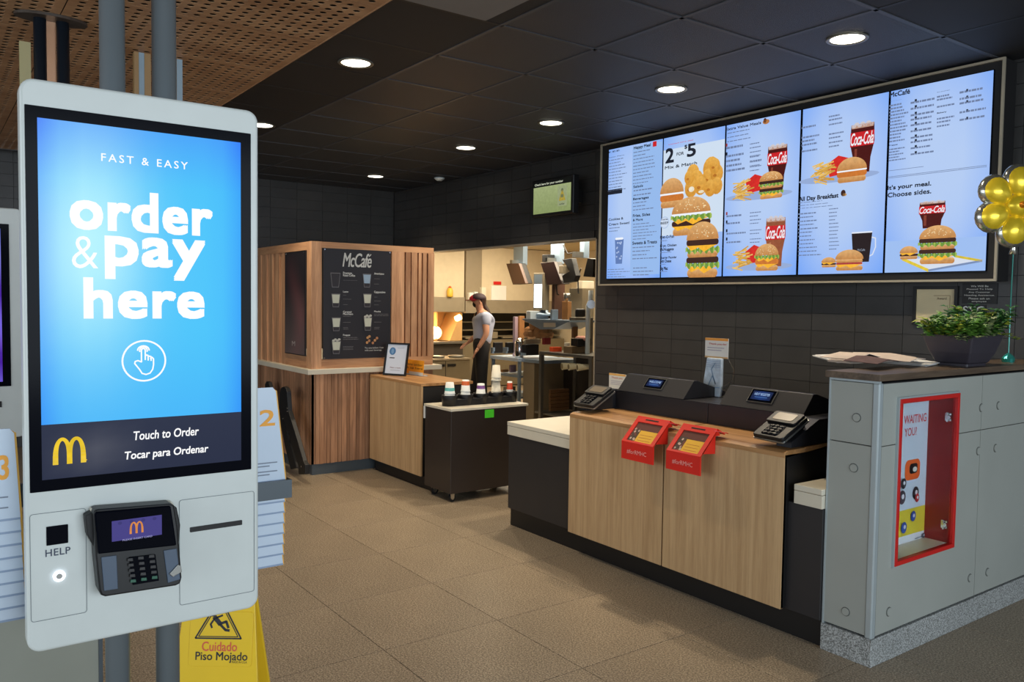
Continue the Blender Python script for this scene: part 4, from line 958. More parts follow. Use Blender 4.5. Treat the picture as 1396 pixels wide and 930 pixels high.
for (x,y) in ((1299,569),(1289,717)):
    q = onX(x,y,PX1-.01)
    MB().box(PX1-.045,PX1-.014,RY1-.02,RY1-.012,q.z-.02,q.z+.02).cyl((PX1-.03,RY1-.026,q.z-.024),(PX1-.03,RY1-.026,q.z+.024),.005,n=12).cyl((PX1-.02,RY1-.034,q.z),(PX1-.02,RY1-.012,q.z),.010,n=14).build('hinge', M_CHROME, dc, bevel=.002, kind='stuff')
bx(PX1-.004,PX1,RY0+e,RY1-e,RZ0+e,RZ1-e).build('glass_door', M_GLASS, dc)

# newspapers
def paper(name,label,pts,z,th,mat,grp):
    P = [onZ(x,y,z) for x,y in pts]; c0 = sum(P,Vector((0,0,0)))/len(P)
    t = thing(name,label,'newspaper',(c0.x,c0.y,z),grp); m = MB(); k = 3
    for i in range(k): m.prism([p+Vector((.006*i*(-1)**i,.004*i,th*i/k)) for p in P],(0,0,th/k*.72))
    o = m.build('page_stack', mat, t, kind='stuff')
    return t, P
NW = pm('newsprint', C(206,190,176), .8, var=.1, vscale=20); NW2 = pm('newsprint_white', C(216,216,214), .8, var=.08, vscale=20)
paper('newspaper','pinkish folded newspaper jutting over the left end of the partition top',[(1108,486),(1142,495),(1196,493),(1172,484)],PZ+.002,.012,NW2,None)
paper('newspaper','crumpled tan newspaper lying in the middle of the paper heap',[(1128,493),(1160,496),(1200,494),(1245,490),(1210,484),(1160,483)],PZ+.015,.014,NW,None)
paper('newspaper','white folded newspaper nearest the planter on the partition top',[(1192,494),(1262,500),(1277,497),(1236,490),(1205,488)],PZ+.002,.012,NW2,None)
q = onZ(1168,484,PZ+.03)
fold = thing('newspaper','top tan newspaper page with a raised crease, on the paper heap','newspaper',(q.x,q.y,PZ+.03))
P = [onZ(x,y,PZ+.03) for x,y in ((1118,487),(1165,491),(1205,489),(1170,484))]; mid = [(P[0]+P[3])/2+Vector((0,0,.02)),(P[1]+P[2])/2+Vector((0,0,.026))]
MB().prism([P[0],P[1],mid[1],mid[0]],(0,0,.003)).build('folded_page', NW, fold); MB().prism([mid[0],mid[1],P[2],P[3]],(0,0,.003)).build('folded_page', NW, fold)
for nm_, pts_, z_, hh, mt_ in (('dark printed newspaper page tucked under the tan page',[(1150,492),(1196,497),(1226,493),(1190,487)],PZ+.029,.02,pm('print_dark',C(92,64,60),.8,var=.3,vscale=30)),('tan newspaper page with a low crease at the right of the heap',[(1192,490),(1240,494),(1262,490),(1222,485)],PZ+.03,.016,NW)):
    P = [onZ(x,y,z_) for x,y in pts_]; c0_ = sum(P,Vector((0,0,0)))/4; t_ = thing('newspaper',nm_,'newspaper',tuple(c0_)); md = [(P[0]+P[3])/2+Vector((0,0,hh)),(P[1]+P[2])/2+Vector((0,0,hh*.7))]
    MB().prism([P[0],P[1],md[1],md[0]],(0,0,.003)).build('folded_page', mt_, t_); MB().prism([md[0],md[1],P[2],P[3]],(0,0,.003)).build('folded_page', mt_, t_)

# planter
ctr = Vector((-2.05,4.345,PZ))
pl = thing('potted_plant','leafy green plants in a dark tapered square pot on the partition','potted plant',tuple(ctr))
def ring(hx,hy,z,r=.01): return [Vector((ctr.x+a,ctr.y+b,PZ+z)) for a,b in rrect(-hx,hx,-hy,hy,r,3)]
rings = [ring(.075,.10,0),ring(.075,.10,.012),ring(.085,.112,.02),ring(.105,.138,.07),ring(.118,.156,.12),ring(.126,.165,.152),ring(.130,.170,.158),ring(.118,.158,.158),ring(.114,.154,.14)]
m = MB(); n = len(rings[0]); m.v = [v for r in rings for v in r]; m.f = [(j*n+i,j*n+(i+1)%n,(j+1)*n+(i+1)%n,(j+1)*n+i) for j in range(len(rings)-1) for i in range(n)]+[tuple(range(n-1,-1,-1)),tuple(range((len(rings)-1)*n,len(rings)*n))]
m.build('pot', pm('dark_plum_pot',C(54,50,58),.5,var=.08), pl, smooth=False)
rnd = random.Random(5)
def leaf(m, p, d, L, w, up=Vector((0,0,1))):
    d = d.normalized(); s = d.cross(up); s = s.normalized() if s.length > .01 else Vector((1,0,0)); u = s.cross(d)
    a, b, c1, c2 = p, p+d*L, p+d*L*.5+s*w, p+d*L*.5-s*w
    m.add([a,c1,b-u*L*.12,c2,p+d*L*.5+u*w*.35],[(0,1,4),(1,2,4),(2,3,4),(3,0,4)])
LG = [pm('leaf_green',C(84,126,44),.5,var=.25,vscale=9), pm('leaf_dark',C(44,92,36),.5,var=.25,vscale=9), pm('leaf_lime',C(150,160,50),.5,var=.2,vscale=9), pm('leaf_sage',C(120,134,88),.5,var=.2,vscale=9)]
fol = [MB() for _ in LG]; stems = MB()
for k in range(190):
    ty = rnd.random(); yy = ctr.y+rnd.uniform(-.15,.15); xx = ctr.x+rnd.uniform(-.11,.11); base_ = Vector((xx,yy,PZ+.135))
    out = Vector((xx-ctr.x,yy-ctr.y,0)); f_ = (yy-ctr.y)/.15
    h = rnd.uniform(.05,.13)+max(0,f_)*.06; tip = base_+Vector((out.x*.35,out.y*.35,h))+Vector((rnd.uniform(-.03,.03),rnd.uniform(-.03,.03),0))
    stems.tube([base_,(base_+tip)/2+Vector((0,0,.01)),tip],[.002,.0016,.001],4)
    kind = 1 if f_ > .15 and rnd.random() < .75 else (3 if abs(f_) < .35 and rnd.random() < .5 else (2 if rnd.random() < .25 else 0))
    for q in range(11):
        a = rnd.uniform(0,2*PI); f = rnd.uniform(.25,1); p = base_+(tip-base_)*f
        leaf(fol[kind], p, Vector((math.cos(a),math.sin(a),rnd.uniform(-.2,.7))), rnd.uniform(.03,.055), rnd.uniform(.012,.02))
for k in range(8):   # trailing sprigs on both ends
    s_ = -1 if k < 5 else 1; b0 = Vector((ctr.x+rnd.uniform(-.05,.16), ctr.y+s_*.15, PZ+.155)); tip = b0+Vector((.02,s_*rnd.uniform(.05,.11),rnd.uniform(-.06,.02)))
    stems.tube([b0,tip],.0015,4)
    for q in range(12):
        a = rnd.uniform(0,2*PI); leaf(fol[2 if s_>0 else 3], b0+(tip-b0)*rnd.random(), Vector((math.cos(a),math.sin(a),.3)), .03, .01)
for nm, mb_, mt_ in zip(('green_leaves','dark_leaves','lime_leaves','sage_leaves'),fol,LG): mb_.build(nm, mt_, pl, kind='stuff')
stems.build('stems', LG[1], pl, kind='stuff')

# foil flower balloon tied behind the planter
bc = onX(1384,281,-2.02)
wy_ = onX(1375,478,-2.04).y
bl_ = thing('flower_balloon','yellow and silver foil flower balloon floating at the right edge of the view','balloon',tuple(bc))
GOLD = pm('gold_foil', C(240,206,50), .25, metal=.45, bump=(26,.25)); SILV = pm('silver_foil', C(200,200,190), .15, metal=.9, bump=(30,.3))
rv_ = (RIGHT-Vector((0,0,RIGHT.z))).normalized(); uv_ = Vector((0,0,1)); nv_ = rv_.cross(uv_)
def blob(ang, d, ra, rb, th, name, mat, off=0):
    ca, sa = math.cos(ang), math.sin(ang); e1 = rv_*ca+uv_*sa; e2 = -rv_*sa+uv_*ca; n_ = 20; m_ = 10; vs = []; c0 = bc+e1*d+nv_*off
    for j in range(m_+1):
        ph = PI*j/m_-PI/2
        for i in range(n_):
            t = 2*PI*i/n_; w = 1+.12*math.cos(t); vs.append(c0+e1*(ra*math.cos(ph)*math.cos(t))+e2*(rb*w*math.cos(ph)*math.sin(t))+nv_*(th*math.sin(ph)))
    mb_ = MB(); mb_.add(vs,[(j*n_+i,j*n_+(i+1)%n_,(j+1)*n_+(i+1)%n_,(j+1)*n_+i) for j in range(m_) for i in range(n_)]); return mb_.build(name, mat, bl_, smooth=True)
for k in range(6):
    a = math.radians(-35-60*k)
    blob(a,.132,.098,.086,.045,'petal_rim',SILV); blob(a,.130,.090,.079,.058,'petal',GOLD)
blob(0,0,.07,.07,.066,'flower_centre',GOLD); blob(0,0,.028,.028,.086,'flower_heart',pm('orange_foil',C(214,130,30),.25,metal=.6))
nb = bc+uv_*-.2
MB().tube([bc-uv_*.15,nb,nb-uv_*.03,nb-uv_*.06],[.05,.02,.012,.022],14).build('neck', SILV, bl_, smooth=True)
MB().tube([nb-uv_*.05,Vector((-2.04,wy_,1.6)),Vector((-2.04,wy_,PZ+.03))],.0035,6).build('ribbon', pm('teal_ribbon',C(40,120,110),.25,metal=.3), bl_)
MB().lathe((-2.04,wy_,PZ+.001),[(0,0),(.03,0),(.034,.02),(.024,.035),(.006,.05),(0,.05)],14).build('weight', pm('teal_foil',C(60,170,160),.25,metal=.7), bl_)

# framed notices on the tiled wall behind the plant
def wallbox(x0,y0,x1,y1,Y=WY): a_, b_ = onY(x0,y1,Y), onY(x1,y0,Y); return a_.x,b_.x,a_.z,b_.z
u0_,u1_,v0,v1 = wallbox(1245,390,1308,443)
t = thing('framed_certificate','black framed cream certificate on the tiled wall behind the plant','framed picture',((u0_+u1_)/2,WY,v0))
m = MB(); e = .02; m.box(u0_,u1_,WY-.02,WY-.001,v1-e,v1).box(u0_,u1_,WY-.02,WY-.001,v0,v0+e).box(u0_,u0_+e,WY-.02,WY-.001,v0+e,v1-e).box(u1_-e,u1_,WY-.02,WY-.001,v0+e,v1-e); m.build('frame', M_BLACK, t)
bx(u0_+e,u1_-e,WY-.008,WY-.001,v0+e,v1-e).build('certificate', pm('cream_paper',C(206,190,150),.25), t)
c = cY(WY-.0085,None,.0006); c.stroke([(u0_+.13,v1-.06),(u1_-.05,v1-.06),(u1_-.05,v0+.06)],.004,C(150,130,100)); c.text('Award',(u0_+.15,v1-.085),(u0_+.21,v1-.07),C(90,70,50),.02); c.build('printed_face', PRINT, t)
u0_,u1_,v0,v1 = wallbox(1312,386,1361,414)
t = thing('notice_plate','black plate with six lines of white words under the menu board corner','sign',((u0_+u1_)/2,WY,v0))
bx(u0_,u1_,WY-.008,WY-.001,v0,v1).build('plate', M_BLACK, t)
c = cY(WY-.0085,None,.0006); w = u1_-u0_; h = v1-v0
for k,(s_,f) in enumerate((('We Will Be',.5),('Pleased To Help',.74),('Any Customer',.62),('Needing Assistance.',.86),('Please ask an',.6),('employee',.42))):
    z = v1-h*(.1+.15*k); c.text(s_,(u0_+w*(1-f)/2,z-h*.09),(u1_-w*(1-f)/2,z),C(206,204,196),.03)
c.build('lettering', PRINT, t)
u0_,u1_,v0,v1 = wallbox(1311,416,1345,430)
t = thing('capacity_plate','small black plate with large white characters half hidden by the plant','sign',((u0_+u1_)/2,WY,v0))
bx(u0_,u1_,WY-.006,WY-.001,v0,v1).build('plate', M_BLACK, t)
c = cY(WY-.0065,None,.0006); c.text('SYC',(u0_+.01,v0+.008),(u1_-.01,v1-.008),C(214,214,210),.03); c.build('lettering', PRINT, t)

# ================================================================== ORDER SCREEN (foreground)
KX = -1.86
def kp(x,y): p = onX(x,y,KX); return p.y, p.z
ca = [kp(22,108),kp(350,147),kp(355,835),kp(41,884)]
ky0, ky1 = (ca[0][0]+ca[3][0])/2, (ca[1][0]+ca[2][0])/2; kz0, kz1 = (ca[2][1]+ca[3][1])/2, (ca[0][1]+ca[1][1])/2
ks = thing('order_kiosk','tall white self-service order kiosk with a bright blue screen, nearest the viewer','kiosk',(KX,(ky0+ky1)/2,kz0))
M_KW = pm('kiosk_white', C(204,209,205), .3, spec=.4)
def plateX(u0,u1,v0,v1,r,xa,xb,name,mat,par=ks,bev=.0,n=6,**k):
    P = [Vector((xa,a,b)) for a,b in rrect(u0,u1,v0,v1,r,n)]
    return MB().prism(P,(xb-xa,0,0)).build(name,mat,par,bevel=bev,seg=3,**k)
plateX(ky0,ky1,kz0,kz1,.026,KX-.045,KX-.001,'front_housing',M_KW,bev=.006)
plateX(ky0+.012,ky1-.012,kz0+.02,kz1-.02,.02,KX-.12,KX-.046,'rear_shell',M_WHITE2,bev=.006)
ga, gb_, gc, gd_ = kp(34,145),kp(342,180),kp(342,642),kp(40,670)
gy0,gy1,gz0,gz1 = (ga[0]+gd_[0])/2,(gb_[0]+gc[0])/2,(gc[1]+gd_[1])/2,(ga[1]+gb_[1])/2
plateX(gy0,gy1,gz0,gz1,.001,KX-.0008,KX+.0012,'screen_glass',M_GLASSBLK,n=1)
c = cX(KX+.0014,None,.0002)
b0, b1 = c.px(51,163), c.px(328,192); b2 = c.px(328,563); b3 = c.px(57,655)
by0 = (b0[0]+b3[0])/2; by1 = b1[0]; bzt = (b0[1]+b1[1])/2; bzm = (b2[1]+c.px(56,578)[1])/2; bzb = b3[1]
def bluef(a,b):
    g = math.exp(-((a-.22)**2/.06+(b-.6)**2/.12)); e_ = max(0,abs(a-.5)*2-.75)/.25; topb = max(0,b-.8)/.2
    r = .05+.42*g; gg = .53+.36*g-.17*e_-.17*topb-.07*max(0,.3-b)/.3; bb = .93+.04*g
    return (max(.02,r-.03*e_), max(.16,gg), min(1,bb))
c.grid(by0,by1,bzm,bzt,10,16,bluef)
c.grid(by0,by1,bzb,bzm,8,4,lambda a,b: tuple(x+.05*math.exp(-((a-.25)**2/.02+(b-.45)**2/.12)) for x in (.012,.017,.045)))
c.up(); WW = (1,1,1)
c.tpx('FAST & EASY',138,222,257,219,WW,.02) if False else None
def T_(s_,x0,y0,x1,y1,bold,space=1,shear=0,col=WW):   # px corners: lower left, upper right
    c.text(s_, c.px(x0,y0), c.px(x1,y1), col, bold, space, shear)
a_ = c.px(138,222); d_2 = c.px(256,232); c.text('FAST & EASY',(a_[0],c.px(197,225.5)[1]),(d_2[0],c.px(197,215)[1]),WW,.025,1.35)
zt_ = c.px(195,270); 
def row(s_, xl, xr, xm, yb, yt, bold, sp_=1.0): c.text(s_,(c.px(xl,yb)[0],c.px(xm,yb)[1]),(c.px(xr,yb)[0],c.px(xm,yt)[1]),WW,bold,sp_)
row('order',95,290,195,318,262,.085,1.06); row('&',98,134,116,366,322,-.008); row('pay',143,280,212,382,324,.085,1.06); row('here',114,279,196,435,380,.085,1.06)
cc = c.px(196.5,492); R_ = (c.px(227,492)[0]-c.px(166,492)[0])/2
c.stroke([(cc[0]+R_*.96*math.cos(t),cc[1]+R_*.96*math.sin(t)) for t in [2*PI*i/40 for i in range(41)]],.0035,WW)
hw = .0028; g_ = lambda pts: c.stroke([(cc[0]+R_*x,cc[1]+R_*y) for x,y in pts],hw,WW)
g_([(-.12,.55),(-.12,-.05),(-.28,.02),(-.40,-.02),(-.42,-.12),(-.2,-.42),(-.1,-.6),(.08,-.66),(.26,-.6),(.38,-.42),(.42,-.2),(.42,.08),(.36,.16),(.28,.1)])
g_([(-.12,.5),(-.09,.58),(-.02,.6),(.04,.56),(.05,.48),(.05,.05)]); g_([(.05,.22),(.1,.28),(.17,.26),(.18,.18),(.18,.02)]); g_([(.18,.18),(.23,.22),(.3,.2),(.31,.12),(.31,.0)])
g_([(-.03+.17*math.cos(t),.5+.17*math.sin(t)) for t in [math.radians(-20+i*20) for i in range(12)]]); g_([(-.03+.26*math.cos(t),.5+.22*math.sin(t)) for t in [math.radians(0+i*18) for i in range(11)]])
c.text('Touch to Order',(c.px(182,596)[0],c.px(226,597)[1]),(c.px(271,590)[0],c.px(226,585)[1]),WW,.04,1,.12)
c.text('Tocar para Ordenar',(c.px(170,624)[0],c.px(226,625)[1]),(c.px(284,616)[0],c.px(226,611)[1]),WW,.04,1,.12)
def arches(c, x0, x1, z0, z1, w, col):
    W2 = (x1-x0-w)/2
    for s_ in (0,1):
        xa = x0+w/2+s_*W2; pts = []
        for i in range(25):
            t = i/24*PI; pts.append((xa+W2/2-W2/2*math.cos(t), z0+(z1-z0-w/2)*(math.sin(t)**.62 if 0<i<24 else 0)))
        ws = [w*(1.05-.35*math.sin(i/24*PI)) for i in range(25)]
        c.stroke(pts, ws, col)
pa_, pb_ = c.px(72,630), c.px(117,597)
arches(c,pa_[0],pb_[0],c.px(95,631)[1],c.px(95,595)[1],.0095,C(236,200,50)); c.ell(c.px(118,627),.001,.001,C(236,200,50),6)
c.build('screen_graphics', DISPLAY, ks)
# lower fascia: panels, label, button, slot
def seam(xa,ya,xb,yb,name):
    y0,z1 = kp(xa,ya); y1,z0 = kp(xb,yb); g = .0012
    P = rrect(y0,y1,z0,z1,.006,3); m = MB(); n = len(P)
    Q = rrect(y0+g,y1-g,z0+g,z1-g,.005,3)
    m.add([Vector((KX+.0003,a,b)) for a,b in P]+[Vector((KX+.0003,a,b)) for a,b in Q],[(i,(i+1)%n,(i+1)%n+n,i+n) for i in range(n)])
    m.build(name, pm('seam_grey',C(120,128,130),.6), ks)
seam(40,702,119,835,'panel_seam'); seam(244,682,347,806,'panel_seam')
y0,z1 = kp(63,718.5); y1,z0 = kp(93,740)
plateX(y0,y1,z0,z1,.001,KX-.0005,KX+.0012,'sensor_window',M_GLASSBLK,n=1)
c = cX(KX+.0004,None,.0002); c.text('HELP',(kp(62,757)[0],kp(79,757)[1]),(kp(96,750)[0],kp(79,747.5)[1]),C(50,60,80),.03,1.1); c.build('help_label', PRINT, ks)
y,z = kp(80.5,785); MB().cyl((KX,y,z),(KX+.004,y,z),.0115,n=24).build('help_button', pm('lit_button',C(220,225,245),.3,emit=(C(235,240,255),1.6)), ks, bevel=.001)
MB().cyl((KX+.004,y,z),(KX+.0055,y,z),.0055,n=20).build('button_cap', M_STEEL, ks)
y0,z1 = kp(259,712.5); y1,z0 = kp(330,722); zc_ = (z0+z1)/2
plateX(y0,y1,zc_-.0055,zc_+.0055,.001,KX-.001,KX+.0012,'receipt_slot',M_BLACKM,n=1)
# card terminal fixed to the kiosk
TX1 = KX+.045
def tp(x,y,X=TX1): p = onX(x,y,X); return (p.y,p.z)
def polyX(pts, xa, xb, name, mat, par=ks, bev=.002):
    P = [Vector((xa,*tp(x,y,xb))) for x,y in pts]
    return MB().prism(P,(xb-xa,0,0)).build(name,mat,par,bevel=bev)
polyX([(124,694),(234,684),(238,690),(240,700),(124,706)],KX,KX+.02,'terminal_backplate',M_WTOP)
term = polyX([(127,699),(131,695),(232,687),(238,689),(243,720),(248,788),(246,796),(240,799),(144,814),(138,812),(135,806),(130,760)],KX+.001,TX1,'card_terminal',M_BLACK,bev=.005)
polyX([(116,704),(127,698),(131,700),(135,750),(128,746),(119,730)],KX+.001,KX+.03,'cable_guard',M_BLACKM)
polyX([(236,690),(241,692),(246,716),(244,742),(240,744)],KX+.001,KX+.03,'cable_guard',M_BLACKM)
polyX([(129,699),(233,690),(241,744),(134,756)],TX1,TX1+.008,'display_hood',M_GLASSBLK,bev=.003)
T2 = TX1+.008
def tq(x,y): p = onX(x,y,T2+.0006); return (p.y,p.z)
c = cX(T2+.0006,(100,670,5.81),.0003)
a_, b_ = c.px(305,400), c.px(700,185); c.rect(a_,b_,C(66,60,128)); c.up(); arches(c,c.px(445,300)[0],c.px(555,300)[0],c.px(500,328)[1],c.px(500,236)[1],.004,C(220,140,70))
c.text('PLEASE INSERT CARD',(c.px(390,376)[0],c.px(500,378)[1]),(c.px(625,350)[0],c.px(500,364)[1]),C(160,160,210),.02)
for k in range(4): c.ell((a_[0]+(b_[0]-a_[0])*(.16+.23*k), b_[1]-.006),.004,.0035,C(54,50,110),10)
c.build('screen_graphics', DISPLAY, ks)
polyX([(176,760),(212,756),(217,792),(181,798)],TX1,TX1+.004,'keypad_plate',M_GLASSBLK,bev=.001)
polyX([(138,760),(159,757.5),(161,803),(142,806)],TX1,TX1+.003,'side_pad',pm('slate_pad',C(74,88,106),.4),bev=.001)
polyX([(223,751),(241,748),(246,790),(229,795)],TX1,TX1+.003,'side_pad',MATS['slate_pad'],bev=.001)
for r in range(5):
    for k in range(3):
        x = 100+(445+85*k+6*r)/5.81; y = 670+(545-14*k+42*r)/5.81
        polyX([(x-3,y+2),(x-2.6,y-2),(x+4.6,y-2.6),(x+5,y+1.4)],TX1+.004,TX1+.0065,'key',M_DARKLAM if r < 4 else pm('green_key',C(40,90,70),.4),bev=.0006)
polyX([(231,783),(243,770),(247,772),(248,780),(236,787)],TX1+.003,TX1+.008,'card_clip',M_STEEL,bev=.001)
# the two grey posts carrying the order screen
for xc, lab in ((156.5,'left'),(226,'right')):
    p = onX(xc,450,-2.09)
    t = thing('support_pole', lab+' one of the two thick grey posts behind the blue-screened kiosk','pole',(p.x,p.y,0),'posts behind the order kiosk')
    MB().cyl((p.x,p.y,0),(p.x,p.y,ZC-.006),.0272,n=24).build('shaft', pm('grey_post',C(104,112,116),.35,metal=.1), t, smooth=True)
    MB().cyl((p.x,p.y,ZC-.02),(p.x,p.y,ZC-.006),.045,n=24).build('ceiling_flange', M_GREYSTEEL, t)
    MB().cyl((p.x,p.y,0.0),(p.x,p.y,.012),.055,n=24).build('floor_flange', M_GREYSTEEL, t)
bx(-2.061,-1.981,onX(156.5,450,-2.09).y-.03,onX(226,450,-2.09).y+.03,1.2,1.7).build('mounting_bracket', M_GREYSTEEL, ks)
# second pair of poles with a glossy plate between them
q0 = onZ(54,20,ZC); q1 = onZ(86,25,ZC)
pp = thing('far_pole_pair','two dark slim poles joined by a copper toned panel, beyond the kiosk top','pole',(q0.x,(q0.y+q1.y)/2,0))
for q in (q0,q1): MB().cyl((q0.x,q.y,0),(q0.x,q.y,ZC-.006),.03,n=20).build('pole', pm('dark_post',C(38,46,56),.35,metal=.3), pp, smooth=True)
bx(q0.x-.03,q0.x-.02,q0.y+.03,q1.y-.03,1.6,ZC-.02).build('copper_panel', pm('copper_panel',C(206,158,124),.3,metal=.5), pp)
MB().prism([(q0.x+math.cos(t)*.09,(q0.y+q1.y)/2+math.sin(t)*.17,ZC-.02) for t in [2*PI*i/28 for i in range(28)]],(0,0,.014)).build('ceiling_plate', pm('dark_plate',C(70,60,52),.4), pp)
q = onZ(45,20,ZC-.1); bx(q.x-.35,q.x-.32,q.y-.03,q.y+.02,0,2.9).build('cream_fin', pm('cream_fin',C(176,166,120),.5), pp)
# slim wood and white fin frame behind
f0 = onX(183,100,-5.3); f1 = onX(249,100,-5.3); ftop = onX(183,70,-5.3).z
fs_ = thing('fin_screen','narrow upright screen of wood and pale blue fins behind the grey posts','screen',(-5.3,(f0.y+f1.y)/2,0))
for (xa,xb,mt) in ((183,189.5,'w'),(189.5,197,'b'),(197,206,'w'),(236,241,'w'),(241,249,'b')):
    y0 = onX(xa,100,-5.3).y; y1 = onX(xb,100,-5.3).y
    bx(-5.34,-5.3,y0,y1-.001,0,ftop).build('fin', pm('fin_tan',C(168,134,88),.5) if mt=='w' else pm('fin_blue',C(150,172,186),.4), fs_)
bx(-5.345,-5.34,f0.y,f1.y,.2,ftop-.3).build('rear_rail', M_WHITE2, fs_)
# number tents beside the kiosk
TENTW = pm('tent_white',C(196,210,226),.25,coat=.5); TENTE = pm('tent_yellow_edge',C(226,168,60),.5)
def tents(xr_top, xr_bot, ytop, ybot0, ybot, ypx_w, X, num, numpx, side, n):
    # each tent is a leaning trapezoid plate; the ones behind hang lower
    grp = 'table number tents on the '+side+' side of the kiosk'
    for k in range(n):
        Xk = X-.006*k
        top = onX(xr_top,ytop,X); bot = onX(xr_bot,ybot0,X); dz = (onX(xr_bot,ybot,X).z-bot.z)/(n-1)*k
        wid = ypx_w; z0, z1 = bot.z+dz, top.z+dz*.5-.012*(k>0)
        yr0, yr1 = bot.y+.0015*k, top.y
        t = thing('number_tent', ('foremost white number tent with orange '+num+' on the '+side+' side of the kiosk') if k == 0 else 'white number tent, '+('second','third','fourth','fifth','sixth','seventh','eighth','last')[k-1]+' from the front, '+side+' side of the kiosk','table sign',(Xk,yr0-wid/2,z0),grp)
        P = [(Xk,yr0-wid,z0),(Xk,yr0,z0),(Xk-.0,yr1,z1-.01),(Xk,yr1-.008,z1),(Xk,yr1-wid+.04,z1),(Xk,yr1-wid+.032,z1-.01)]
        MB().prism(P,(-.003,0,0)).build('front_sheet', TENTW, t)
        MB().prism([(Xk-.0032,yr0-.01,z0),(Xk-.0032,yr0+.004,z0),(Xk-.0032,yr1+.004,z1-.01),(Xk-.0032,yr1-.01,z1)],(-.0015,0,0)).build('yellow_edge', TENTE, t)
        bx(Xk-.0005,Xk+.0008,yr0-wid,yr0,z0,z0+.0045).build('shade_edge', pm('tent_shade',C(140,158,184),.4), t)  # darker strip paints the shade line between stacked tents
        if k == 0:
            c = cX(Xk+.0004,None,.0003); a_ = c.px(numpx[0],numpx[3]); b_ = c.px(numpx[2],numpx[1])
            w_ = b_[0]-a_[0]; c.text(num,(b_[0]-w_*1.0,a_[1]),(b_[0],b_[1]),C(240,164,50),.05); c.up()
            for j in range(4):
                zz = z0+.05-.008*j-(.006 if j > 1 else 0); c.stroke([(yr0-wid*.8,zz),(yr0-.022-.02*(j%2),zz)],.003,C(120,130,146))
            c.build('number_print', PRINT, t)
tents(376,389,528,655,778,.15,-2.03,'12',(338,558,375,583),'right',9)
tents(19,28,584,708,855,.15,-1.96,'3',(-2,620,12,655),'left',9)
a_ = onX(352,660,-2.02); b_ = onX(395,658,-2.02); zt2, zb2 = onX(352,659,-2.02).z, onX(352,684,-2.02).z
hd = thing('tent_holder','grey channel bracket holding the right stack of number tents','bracket',(-2.02,a_.y,zb2))
y0 = a_.y-.10; bx(-2.026,-2.018,y0,b_.y,zb2,zt2).build('front_band', M_GREYSTEEL, hd); bx(-2.13,-2.018,b_.y,b_.y+.005,zb2,zt2).build('side_band', M_GREYSTEEL, hd); bx(-2.13,-2.12,y0-.2,b_.y,zb2,zt2).build('rear_band', M_GREYSTEEL, hd)
yl_ = onX(28,708,-1.96).y; zl_ = onX(28,700,-1.96).z
hl = thing('tent_holder','grey bracket behind the left stack of number tents, fixed beside the kiosk','bracket',(-2.02,yl_,zl_))
bx(-2.026,-2.014,yl_-.15,onX(156.5,450,-2.09).y+.02,zl_,zl_+.05).build('rear_band', M_GREYSTEEL, hl); bx(-2.063,-2.026,onX(156.5,450,-2.09).y-.02,onX(156.5,450,-2.09).y+.02,zl_,zl_+.05).build('clamp', M_GREYSTEEL, hl)
# second order kiosk at the left edge
K2 = -4.0; q = onX(0,283,K2)
k2 = thing('far_order_kiosk','partly hidden white order kiosk at the left edge with a violet screen','kiosk',(K2,.1,1.0))
ya, yb = -.28, .36; za, zb_ = 1.0, q.z
plateX(ya,yb,za,zb_,.03,K2-.1,K2,'front_housing',M_KW,k2,.005)
g0, g1 = onX(0,527,K2).z, onX(0,305,K2).z
plateX(ya+.03,yb-.055,g0,g1,.001,K2,K2+.002,'screen_glass',M_GLASSBLK,k2,n=1)
c = cX(K2+.0024,None,.0003)
def vio(a,b): s_ = .5+.5*math.sin(a*9+b*14); return (.05+.12*s_+.2*max(0,.5-abs(b-.35)*3)*(1-s_), .12*s_+.2*max(0,b-.6), .3+.4*s_)
c.grid(ya+.05,yb-.085,g0+.02,g1-.02,10,16,vio); c.build('screen_graphics', DISPLAY, k2)
plateX(ya+.05,yb-.09,1.13,1.155,.001,K2,K2+.002,'receipt_slot',M_BLACKM,k2,n=1)
bx(K2-.09,K2-.02,ya+.18,yb-.18,0,za).build('pedestal', M_GREYSTEEL, k2)
# grey panel standing low behind the kiosk
e0 = onX(140,900,-2.9)
gpn = thing('low_divider','low pale grey divider panel under the left of the kiosk','divider',(-2.93,0,0))
bx(-2.95,-2.9,-1.2,e0.y-.012,.01,.80).build('panel', pm('divider_grey',C(150,152,140),.5), gpn); bx(-2.955,-2.895,e0.y-.012,e0.y,0,.80).build('edge_trim', M_GREYSTEEL, gpn)
# wet floor sign
D = 2.75
bl0, br0 = at(247,905,D), at(350,905,D)
wz = lambda x,y: at(x,y,D)
ws = thing('wet_floor_sign','yellow wet floor sign standing on the floor below the kiosk','sign',(at(300,905,D).x,at(300,905,D).y,0))
u = (br0-bl0); u.z = 0; u.normalize(); nn = Vector((u.y,-u.x,0)); 
if nn.dot(-bl0) < 0: nn = -nn
cb = at(300,905,D); zref = cb.z
def wp(s_,z,off=0): l = (z-.60)*-.16; return Vector((cb.x,cb.y,0))+u*s_+nn*(l+off-.0)+Vector((0,0,z))
def W2(z): return .117+(.60-z)*.085
M_YW = pm('sign_yellow',C(232,192,40),.35)
for sgn in (1,-1):
    P = [wp(-W2(0)+.0,0),wp(W2(0),0),wp(W2(.6),.60),wp(-W2(.6),.60)]
    if sgn < 0: P = [p-nn*(2*((.6-p.z)*.16)+.02) for p in P]
    MB().prism(P,nn*-.012).build('front_leaf' if sgn > 0 else 'rear_leaf', M_YW, ws, bevel=.003)
Cw = Vector((cb.x,cb.y,0)); P0 = wp(0,0); up_ = (wp(0,.6)-wp(0,0)).normalized()
c = Canvas(P0, u, up_, .0006)
def cw(x,y): return c.px(x,y)
a_, b_ = cw(258,897), cw(345,838)
